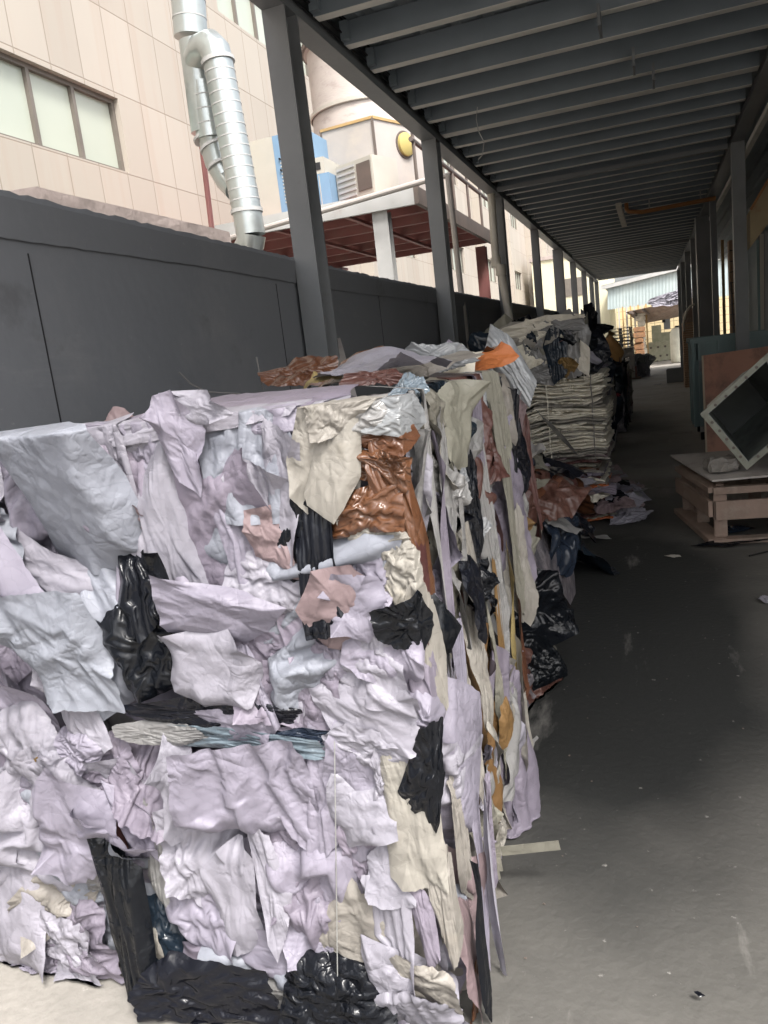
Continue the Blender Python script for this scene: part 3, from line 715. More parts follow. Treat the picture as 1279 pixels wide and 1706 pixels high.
def table_and_hopper():
    o = P(1193, 905, 2, 0)                     # front left foot
    bk = P(1136, 855, 2, 0)
    ux = Vector((1, .10, 0)).normalized(); uy = Vector((bk.x-o.x, bk.y-o.y, 0)); Ld = uy.length; uy.normalize()
    zt = P(1190, 812, 1, o.y).z
    t = thing('wooden_crate_stand', (o.x, o.y, 0), 'weathered open wooden crate stand with slatted rails on the right of the aisle', 'crate')
    Wd = 1.15; H = zt
    def bar(nm, a, b, w_, h_): obj(nm, BM(a, b, w_, h_), m_wood, t)
    def pt(i, j, z): q = o+ux*i+uy*j; return Vector((q.x, q.y, z))
    s = .09
    for (i, j) in ((s/2, s/2), (Wd, s/2), (s/2, Ld-s/2), (Wd, Ld-s/2), (s/2, Ld*.5), (Wd*.5, s/2+.5), (Wd*.5, Ld-.05)):
        obj('leg', BM(pt(i, j, .045), pt(i, j, H-.05), s, s), m_wood, t, bevel=.006)
    for j in (0, Ld):
        bar('top_rail', pt(-.01, j, H-.025), pt(Wd, j, H-.025), .05, .05)
        bar('middle_rail', pt(.0, j-.015, .25), pt(Wd, j-.015, .25), .03, .14)
        bar('runner', pt(-.02, j, .02), pt(Wd, j, .02), .1, .038)
    for i in (0, Wd):
        bar('top_rail', pt(i, -.0, H-.02), pt(i, Ld, H-.02), .09, .04)
        bar('middle_rail', pt(i-.03, .0, .26), pt(i-.03, Ld, .26), .03, .12)
        bar('runner', pt(i, -.03, .022), pt(i, Ld+.03, .022), .12, .042)
    bar('cross_slat', pt(Wd*.55, 0, H+.008), pt(Wd*.55, Ld, H+.008), .12, .015)
    # white board lying on top
    bt = thing('worn_board', pt(.3, .4, H+.02), 'pale worn board lying on the wooden crate stand under the metal hopper', 'board')
    z = P(1190, 797, 1, o.y).z
    z = max(z, H+.03)
    vs = []
    cn = [pt(-.03, -.06, 0), pt(1.1, -.10, 0), pt(1.05, .95, 0), pt(-.07, Ld+.03, 0)]
    for (a, dz) in zip(cn, (.0, .03, .05, .03)): vs += [Vector((a.x, a.y, z+dz-.014)), Vector((a.x, a.y, z+dz))]
    raw('board', vs, [(1, 3, 5, 7), (6, 4, 2, 0), (0, 2, 3, 1), (2, 4, 5, 3), (4, 6, 7, 5), (6, 0, 1, 7)], m_woodtop, bt)
    for q in ((.05, .05), (.05, Ld-.1), (1.0, .05)):
        a = pt(q[0], q[1], 0); obj('batten', BM((a.x, a.y, H+.001), (a.x+.001, a.y+.2, z-.012), .05, .02), m_wood, bt)
    # small wrapped packet
    c = P(1200, 782, 2, z+.03)
    pk = thing('crumpled_packet', (c.x, c.y, z+.02), 'small crumpled pale packet on the worn board beside the hopper', 'packet')
    bm = B(c.x-.10, c.x+.10, c.y-.07, c.y+.07, z+.02, z+.12, rz=.3); bmesh.ops.subdivide_edges(bm, edges=bm.edges, cuts=4, use_grid_fill=True)
    rn = random.Random(5)
    for v in bm.verts: v.co += Vector((rn.uniform(-1, 1), rn.uniform(-1, 1), rn.uniform(-1, 1)))*.012; v.co.z = max(v.co.z, z+.022)
    obj('wrapper', bm, M['beige'], pk)
    # hopper: square duct mouth standing on a corner
    Yh = o.y+.12
    L = P(1166, 690, 1, Yh); Bt = P(1244, 783, 1, Yh); Tp = P(1262, 603, 1, Yh)
    h = thing('metal_hopper', (Bt.x, Yh, Bt.z), 'open square metal duct hopper tipped on its corner on the crate stand', 'hopper')
    uL = Bt-L; uT = Tp-L
    uT = uT.normalized()*uL.length*1.14
    c4 = [L, Bt, Bt+uT, L+uT]
    cen = (c4[0]+c4[2])/2
    off = Vector((-.04, 1.0, -.03))
    inn = [cen+(p-cen)*.86 for p in c4]; back = [cen+(p-cen)*.62+off for p in c4]; mid = [cen+(p-cen)*.86+Vector((0, .12, 0)) for p in c4]
    # flange ring with thickness
    th = Vector((0, .012, 0))
    vs = c4+inn+[p+th for p in c4]+[p+th for p in inn]
    fs = []
    for k in range(4):
        n_ = (k+1) % 4; fs += [(k, n_, 4+n_, 4+k), (8+n_, 8+k, 12+k, 12+n_), (k, 8+k, 8+n_, n_), (4+n_, 12+n_, 12+k, 4+k)]
    raw('flange', vs, fs, m_flange, h)
    vs = [p+th*1.05 for p in inn]+mid+back
    k3 = []
    for a in (0, 4):
        for k in range(4): n_ = (k+1) % 4; k3.append((a+k, a+n_, a+4+n_, a+4+k))
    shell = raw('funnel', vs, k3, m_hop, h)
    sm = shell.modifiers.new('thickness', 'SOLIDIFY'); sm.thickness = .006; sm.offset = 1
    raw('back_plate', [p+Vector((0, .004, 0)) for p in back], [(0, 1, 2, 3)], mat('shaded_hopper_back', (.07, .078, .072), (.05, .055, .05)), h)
    for k in range(4):
        for q in range(1, 6):
            a = c4[k].lerp(c4[(k+1) % 4], q/6); a = a+(cen-a).normalized()*.03
            obj('bolt', T([a+Vector((0, -.001, 0)), a+Vector((0, -.007, 0))], .011, 8), m_rail, h)
    # dark film and debris under the stand
    return pt
pt_stand = table_and_hopper()
# ---------------------------------------------------------------- crumpled sheet library
def sheet_library(seed=3):
    """Buckled sheets: a square net of nearly unstretchable edges squeezed sideways
    inside a thin gap, the way paper folds up in a press."""
    rg = np.random.default_rng(seed)
    N = 64
    kinds = ['flat']*6 + ['drape']*9 + ['crumple']*9 + ['pinch']*6
    par = dict(flat=(.965, .97, .05), drape=(.78, .97, .11), crumple=(.82, .83, .11), pinch=(.88, .90, .11))
    B = len(kinds)
    g = np.linspace(-.5, .5, N)
    X = np.zeros((B, N, N, 3))
    X[..., 0] = g[None, None, :]; X[..., 1] = g[None, :, None]
    tgt = np.array([par[k][:2] for k in kinds]); tk = np.array([par[k][2] for k in kinds])
    for b, k in enumerate(kinds):
        for i in range(16):
            a = rg.uniform(0, math.pi) if k != 'drape' else rg.normal(0, .28)
            n = (math.cos(a), math.sin(a)); c = rg.uniform(-.5, .5)
            dd = np.abs(X[b, ..., 0]*n[0]+X[b, ..., 1]*n[1]-c)
            w = rg.uniform(.08, .3)
            X[b, ..., 2] += rg.choice((-1, 1))*rg.uniform(.006, .03)*np.maximum(0, 1-dd/w)
        X[b, ..., 2] += rg.normal(0, .0006, (N, N))
    s = 1/(N-1)
    pins = [[(rg.integers(4, N-4), rg.integers(4, N-4)) for _ in range(1)] if k == 'pinch' else [] for k in kinds]
    def con(di, dj, L, stiff, one=False):
        # walk the constraint in independent colours
        st = max(abs(di), abs(dj))
        for par_ in range(2):
            if dj != 0 and di == 0:
                idx = [j for j in range(N-dj) if (j//dj) % 2 == par_]
                ia, ib = (slice(None), slice(None), idx), (slice(None), slice(None), [j+dj for j in idx])
            elif di != 0 and dj == 0:
                idx = [j for j in range(N-di) if (j//di) % 2 == par_]
                ia, ib = (slice(None), idx), (slice(None), [j+di for j in idx])
            else:
                idx = [j for j in range(N-1) if j % 2 == par_]
                i2 = [j+1 for j in idx]
                if dj > 0: ia, ib = (slice(None), idx, slice(0, N-1)), (slice(None), i2, slice(1, N))
                else: ia, ib = (slice(None), idx, slice(1, N)), (slice(None), i2, slice(0, N-1))
            A, Bv = X[ia], X[ib]
            D = Bv-A
            l = np.sqrt((D*D).sum(-1, keepdims=True))+1e-9
            e = (l-L)/l*.5*stiff
            if one: e = np.minimum(e, 0)
            X[ia] = A+D*e; X[ib] = Bv-D*e
    IT = 110
    for it in range(IT):
        f = it/(IT*.75)
        if f <= 1:
            sc = 1+(tgt-1)*min(1, f)
            old = 1+(tgt-1)*max(0, (it-1)/(IT*.75))
            X[..., 0] *= (sc[:, 0]/old[:, 0])[:, None, None]
            X[..., 1] *= (sc[:, 1]/old[:, 1])[:, None, None]
            for b in range(B):
                for (pi, pj) in pins[b]:
                    r = ((X[b, ..., 0]-X[b, pi, pj, 0])**2+(X[b, ..., 1]-X[b, pi, pj, 1])**2)
                    wgt = np.exp(-r/.03)[..., None]
                    X[b, ..., :2] += (X[b, pi, pj, :2]-X[b, ..., :2])*wgt*.007
        con(0, 1, s, 1); con(1, 0, s, 1)
        con(1, 1, s*1.41421, .7); con(1, -1, s*1.41421, .7)
        con(0, 2, 2*s, .35, True); con(2, 0, 2*s, .35, True)
        con(0, 5, 5*s, .15, True); con(5, 0, 5*s, .15, True); con(0, 3, 3*s, .3, True); con(3, 0, 3*s, .3, True)
        z = X[..., 2]; t = tk[:, None, None]
        X[..., 2] = np.where(np.abs(z) > t, np.sign(z)*(t+(np.abs(z)-t)*.6), z)
    lib = {}
    for b, k in enumerate(kinds): lib.setdefault(k, []).append(X[b].copy())
    return lib, N

# ================================================================ the sheets placed in the press
LIB, NS = sheet_library()
QF = [(r*NS+c, r*NS+c+1, (r+1)*NS+c+1, (r+1)*NS+c) for r in range(NS-1) for c in range(NS-1)]
rng = np.random.default_rng(17)
X_, Y_, Z_ = np.array([1., 0, 0]), np.array([0, 1., 0]), np.array([0, 0, 1.])
FRAMES = dict(front=(X_, Z_, -Y_), side=(Y_, Z_, X_), top=(X_, Y_, Z_), left=(-Y_, Z_, -X_))
def folded(seed):
    """stiff sheet with a few long folds: sums of hinge functions give flat facets"""
    g = np.linspace(-.5, .5, NS); Xg, Yg = np.meshgrid(g, g); z = np.zeros_like(Xg)
    r = np.random.default_rng(seed)
    for i in range(4):
        a = r.uniform(0, math.pi); c = r.uniform(-.3, .3)
        z += r.choice((-1, 1))*r.uniform(.05, .20)*np.abs(Xg*math.cos(a)+Yg*math.sin(a)-c)
    z -= z.mean()
    out = np.stack([Xg, Yg, z], -1)
    fl = LIB['flat'][int(r.integers(0, 6))]
    out[..., 2] += fl[..., 2]*1.0
    return out
def sheet(parent, name, kind, c, frame, w, h, rot, m, ragged=.5, curl=.5, amp=1.0, label=None, seed=None, tuck=1.0):
    """one crumpled sheet: centre c (world), laid on a face of a bale"""
    s = int(rng.integers(0, 1 << 30)) if seed is None else seed
    r = np.random.default_rng(s)
    if kind == 'fold': A = folded(s)
    else:
        k_ = LIB[kind]; A = k_[int(r.integers(0, len(k_)))].copy()
        if kind != 'drape' and r.random() < .5: A = A.transpose(1, 0, 2).copy(); A[..., [0, 1]] = A[..., [1, 0]]
    if r.random() < .5: A[..., 0] *= -1
    if r.random() < .5: A[..., 2] *= -1
    A[..., :2] -= A[..., :2].mean((0, 1)); A[..., :2] /= (np.abs(A[..., :2]).max((0, 1))*2)
    u, v, z = A[..., 0], A[..., 1], A[..., 2]
    # straight pressed creases
    for _ in range(9):
        a_ = r.uniform(0, math.pi) if kind != 'drape' else r.normal(0, .5); c_ = r.uniform(-.5, .5); m0 = r.uniform(-.5, .5)
        n_ = (math.cos(a_), math.sin(a_)); along = -u*n_[1]+v*n_[0]
        dd = np.abs(u*n_[0]+v*n_[1]-c_+.06*(along-m0)**2*r.normal())
        z = z+r.choice((-1, 1))*r.uniform(.006, .026)*np.maximum(0, 1-dd/r.uniform(.05, .2))*np.clip(1.4-np.abs(along-m0)/r.uniform(.2, .5), 0, 1)
    # torn polygon outline: the square is drawn out to an irregular polygon
    th = np.arctan2(v, u); edge = np.maximum(np.abs(u), np.abs(v))*2
    sq = 1/np.maximum(np.abs(np.cos(th)), np.abs(np.sin(th)))
    nc = int(r.integers(4, 8)); ang = np.sort((np.arange(nc)+r.uniform(-.32, .32, nc))*6.2832/nc+r.uniform(-.4, .4)+.785)
    rr_ = 1.28+r.normal(0, .22, nc)*(.4+ragged); rr_ = np.clip(rr_, .75, 1.6)
    pr = np.full_like(th, 9.)
    for q in range(nc):
        a0, a1 = ang[q], ang[(q+1) % nc]+(6.2832 if q == nc-1 else 0)
        p0 = np.array([math.cos(a0), math.sin(a0)])*rr_[q]; p1 = np.array([math.cos(a1), math.sin(a1)])*rr_[(q+1) % nc]
        t_ = (th-a0) % 6.2832; m_ = t_ <= (a1-a0)
        dx, dy = np.cos(th), np.sin(th); den = dx*(p1[1]-p0[1])-dy*(p1[0]-p0[0])
        rad_ = (p0[0]*(p1[1]-p0[1])-p0[1]*(p1[0]-p0[0]))/np.where(np.abs(den) < 1e-6, 1e-6, den)
        pr = np.where(m_, rad_, pr)
    pr = np.clip(pr, .5, 1.7)
    mixp = .25 if ragged < .25 else .85
    rad = 1+(pr/sq-1)*mixp
    u2 = u*rad; v2 = v*rad
    torn = r.random() < .25+.4*ragged
    if torn:
        tn = np.interp((th+math.pi)/6.2832, np.linspace(0, 1, 121), r.normal(0, 1, 121)*(np.interp(np.linspace(0, 1, 121), np.linspace(0, 1, 9), r.uniform(0, 1, 9))**2))
        k_ = 1+np.clip(edge-.86, 0, 1)/.14*tn*.03; u2 = u2*k_; v2 = v2*k_
    sz = min(w, h)
    # corners lifting towards the viewer or tucking in
    lift = np.zeros_like(u)
    for (a, b) in ((1, 1), (1, -1), (-1, 1), (-1, -1)):
        d = np.clip((u*a+v*b)-.55, 0, 1); lift += d**1.6*r.uniform(-.5, 1.6)*curl
    # most of the rim is caught under its neighbours and dives into the bale, some of it stands free
    tk_ = np.interp((th+math.pi)/6.2832, np.linspace(0, 1, 9), np.r_[(q := r.uniform(-.5, 1.25, 8)), q[:1]])
    tk_ = np.clip(tk_, -.12, 1)*tuck
    lift -= tk_*(np.clip(edge-.55, 0, 1)/.45)**2*.24
    tl = r.normal(0, .04 if (isinstance(frame, str) and frame == 'top') else .16, 2)
    zz = (z*amp+lift+tl[0]*u+tl[1]*v)*sz
    cr, sr = math.cos(rot), math.sin(rot)
    x = u2*w; y = v2*h
    X2 = x*cr-y*sr; Y2 = x*sr+y*cr
    U, V, Nn = FRAMES[frame] if isinstance(frame, str) else frame
    if frame == 'side':
        a_ = r.normal(.0, .22); U, Nn = U*math.cos(a_)+Nn*math.sin(a_), Nn*math.cos(a_)-U*math.sin(a_)
    Pw = np.array(c)[None, None]+X2[..., None]*U+Y2[..., None]*V+zz[..., None]*Nn
    Pw[..., 2] = np.maximum(Pw[..., 2], .006+.004*r.random())
    if isinstance(frame, str) and c[1] < 3.1 and frame in ('front', 'side') and curl < 1.2:
        # the press keeps the block square: sheets wrap round its top and its corner
        e = np.maximum(0, Pw[..., 2]-1.53); Pw[..., 2] -= e*.85
        if frame == 'front':
            Pw[..., 1] += e*.9
            e = np.maximum(0, Pw[..., 0]-(SX+.03)); Pw[..., 0] -= e*.75; Pw[..., 1] += e*.9
        else:
            Pw[..., 0] -= e*.9
            e = np.maximum(0, (FY-.05)-Pw[..., 1]); Pw[..., 1] += e*.8; Pw[..., 0] -= e*.9
    o = raw(name, Pw.reshape(-1, 3), QF, m, parent, smooth=True)
    if label: o['label'] = label
    return o

NAMES = dict(lav='paper_sheet', white='paper_sheet', blue='paper_sheet', lilac='paper_sheet', pink='paper_sheet', beige='paper_sheet', cream='paper_sheet', sagegrey='paper_sheet',
             ochre='paper_sheet', yellow='paper_sheet', orange='card_scrap', grey='plastic_film', silver='plastic_film', black='plastic_film', navy='plastic_film', bluefilm='plastic_film',
             kraft='kraft_wrap', rust='plastic_film', red='cloth_scrap')

def core(parent, x0, x1, y0, y1, z0, z1, m=None, amp=.03, cuts=9, seed=1):
    bm = bmesh.new(); box(bm, x0, x1, y0, y1, z0, z1); bmesh.ops.subdivide_edges(bm, edges=bm.edges, cuts=cuts, use_grid_fill=True)
    rn = random.Random(seed)
    for v in bm.verts: v.co += Vector((rn.uniform(-1, 1), rn.uniform(-1, 1), rn.uniform(-1, .6)))*amp; v.co.z = max(v.co.z, .004)
    return obj('pressed_core', bm, m or m_core, parent)

def fill(parent, face, x0, x1, y0, y1, z0, z1, n, pal, size=(.22, .5), vert=False, kinds=('drape', 'crumple', 'pinch', 'fold', 'flat'), off=(.0, .035), amp=.9, curl=.4, ragged=.6, asp=None):
    pal_ = [p for p, k in pal for _ in range(k)]
    for i in range(n):
        mk = random.choice(pal_); w_ = random.uniform(*size)
        h_ = w_*random.uniform(.7, 1.4) if asp is None else w_*random.uniform(*asp)
        if vert: w_ *= random.uniform(.3, .6); h_ *= random.uniform(1.0, 1.5)
        o_ = random.uniform(*off)
        if face == 'front': c = (random.uniform(x0, x1), y0-o_, random.uniform(z0, z1))
        elif face == 'side': c = (x1+o_, random.uniform(y0, y1), random.uniform(z0, z1))
        else: c = (random.uniform(x0, x1), random.uniform(y0, y1), z1+o_*.6)
        if face != 'top':
            hz = min(h_*.45, (z1-z0)*.5); c = (c[0], c[1], min(max(c[2], z0+hz), z1-hz*.8))
        sheet(parent, NAMES[mk], random.choice(kinds), c, face, w_, h_, random.uniform(-.25, .25) if vert else random.uniform(-.7, .7), M[mk], ragged, curl, amp)

FY = 1.52      # front plane of the near stack
SX = -.50      # its right side plane
bales = {}
BG = 'near bales of pale waste paper stacked two high'
for key, x0, x1, z0, z1, lb in (
        ('lu', -2.02, -1.25, .79, 1.53, 'upper bale at the left edge with smooth blue grey sheets'),
        ('ll', -2.02, -1.25, 0, .77, 'lower bale at the left edge with torn lavender sheets and a pale tongue of paper'),
        ('mu', -1.23, SX, .79, 1.53, 'big near bale on top with brown kraft wrap bulging from its front corner'),
        ('ml', -1.23, SX, 0, .77, 'big near bale at the bottom with black film spilling under crumpled white paper')):
    b = thing('waste_paper_bale', ((x0+x1)/2, 2.2, z0), lb, 'bale', BG); bales[key] = b
    inset = .07
    core(b, x0+.03, x1-(inset if key[0] == 'm' else .02), FY+inset, 2.98 if key[1] == 'u' else 2.72, z0+.01, z1-.05, seed=len(key)+int(z0*10))

PALF = [('lav', 5), ('white', 5), ('blue', 2), ('lilac', 4), ('beige', 1), ('grey', 1), ('black', 3), ('navy', 1), ('pink', 1)]
PALS = [('grey', 5), ('silver', 1), ('beige', 1), ('sagegrey', 4), ('lilac', 1), ('rust', 1), ('black', 3), ('navy', 2), ('lav', 2), ('ochre', 1)]
PALT = [('white', 4), ('lav', 2), ('cream', 3), ('beige', 2), ('blue', 1), ('lilac', 1), ('black', 1)]
for key in ('lu', 'll', 'mu', 'ml'):
    x0, x1 = (-2.0, -1.27) if key[0] == 'l' else (-1.2, SX-.05)
    z0, z1 = (.82, 1.5) if key[1] == 'u' else (.03, .75)
    zc = (z0+z1)/2
    for i in range(5):
        mk = ('lav', 'white', 'lilac', 'lav', 'blue')[i]
        sheet(bales[key], 'paper_sheet', ('crumple', 'crumple', 'pinch', 'drape', 'crumple')[i], (random.uniform(x0+.2, x1-.2), FY-.02-.008*i, zc+random.uniform(-.2, .2)), 'front', random.uniform(.5, .75), random.uniform(.45, .65), random.uniform(-.3, .3), M[mk], .4, .2, 1.1)
    if key[0] == 'm':
        for i in range(7):
            mk = (('grey', 'sagegrey', 'beige', 'rust', 'silver', 'lilac', 'black') if key[1] == 'u' else ('beige', 'lav', 'sagegrey', 'ochre', 'lilac', 'grey', 'beige'))[i]
            sheet(bales[key], NAMES[mk], ('drape', 'crumple')[i % 2], (SX-.04+.006*i, FY+.12+i*.19 if key[1] == 'u' else FY+.1+i*.15, zc+random.uniform(-.08, .08)), 'side', random.uniform(.3, .45), random.uniform(.6, .75), random.uniform(-.15, .15), M[mk], .5, .2, 1.0)
    fill(bales[key], 'front', x0, x1, FY+.05, 2, z0, z1, 15, PALF, size=(.26, .46), off=(0, .03), kinds=('crumple', 'pinch', 'drape', 'fold', 'fold', 'flat'), curl=.3)
    if key[0] == 'm':
        yend = 2.95 if key[1] == 'u' else 2.6
        pal = PALS if key == 'mu' else [('lav', 4), ('white', 3), ('lilac', 3), ('beige', 4), ('grey', 2), ('black', 1), ('navy', 1), ('ochre', 1)]
        fill(bales[key], 'side', x0, SX-.09, FY+.05, yend, z0, z1, 34, pal, size=(.14, .42), vert=True, kinds=('drape', 'crumple', 'crumple', 'fold'), off=(0, .05), curl=.25, amp=1.0)
        fill(bales[key], 'side', x0, SX-.05, FY+.05, yend, z0, z1, 34, pal+[('rust', 2), ('sagegrey', 2), ('black', 1)], size=(.10, .24), kinds=('pinch', 'crumple', 'fold', 'drape'), off=(0, .05), curl=.5, amp=1.1, ragged=1)
    if key[1] == 'u':
        fill(bales[key], 'top', x0+.12, x1-.22, FY+.2, 2.65, z0, z1-.05, 18, PALT, size=(.25, .45), off=(0, .05), kinds=('flat', 'drape', 'fold'), curl=.1, amp=.45)

def hero(face, cx, cy, w_, h_, rot, mk, kind, off=.05, ragged=.5, curl=.5, amp=1.0, bale=None, label=None):
    """a sheet the photograph shows large: centre and size in photograph pixels on the face's own plane"""
    if face == 'front':
        off = .035+off*.6
        c = P(cx, cy, 1, FY-off); q = P(cx+10, cy, 1, FY-off)
    elif face == 'side':
        c = P(cx, cy, 0, SX-.03+off*.6); q = None
    else:
        c = P(cx, cy, 2, 1.53+off); q = None
    dep = -(MC.transposed() @ (c-Vector((0, 0, CAM_H)))).z
    s = dep/FPX
    W, H = w_*s*1.22, h_*s*1.22
    if face == 'side': W = w_*s/.62
    if face == 'top': H = h_
    if bale is None:
        bale = ('l' if (face == 'front' and cx < 182) else 'm')+('u' if c.z > .79 else 'l')
    return sheet(bales[bale], NAMES[mk], kind, c, face, W, H, R(rot), M[mk], ragged, curl, amp, label)

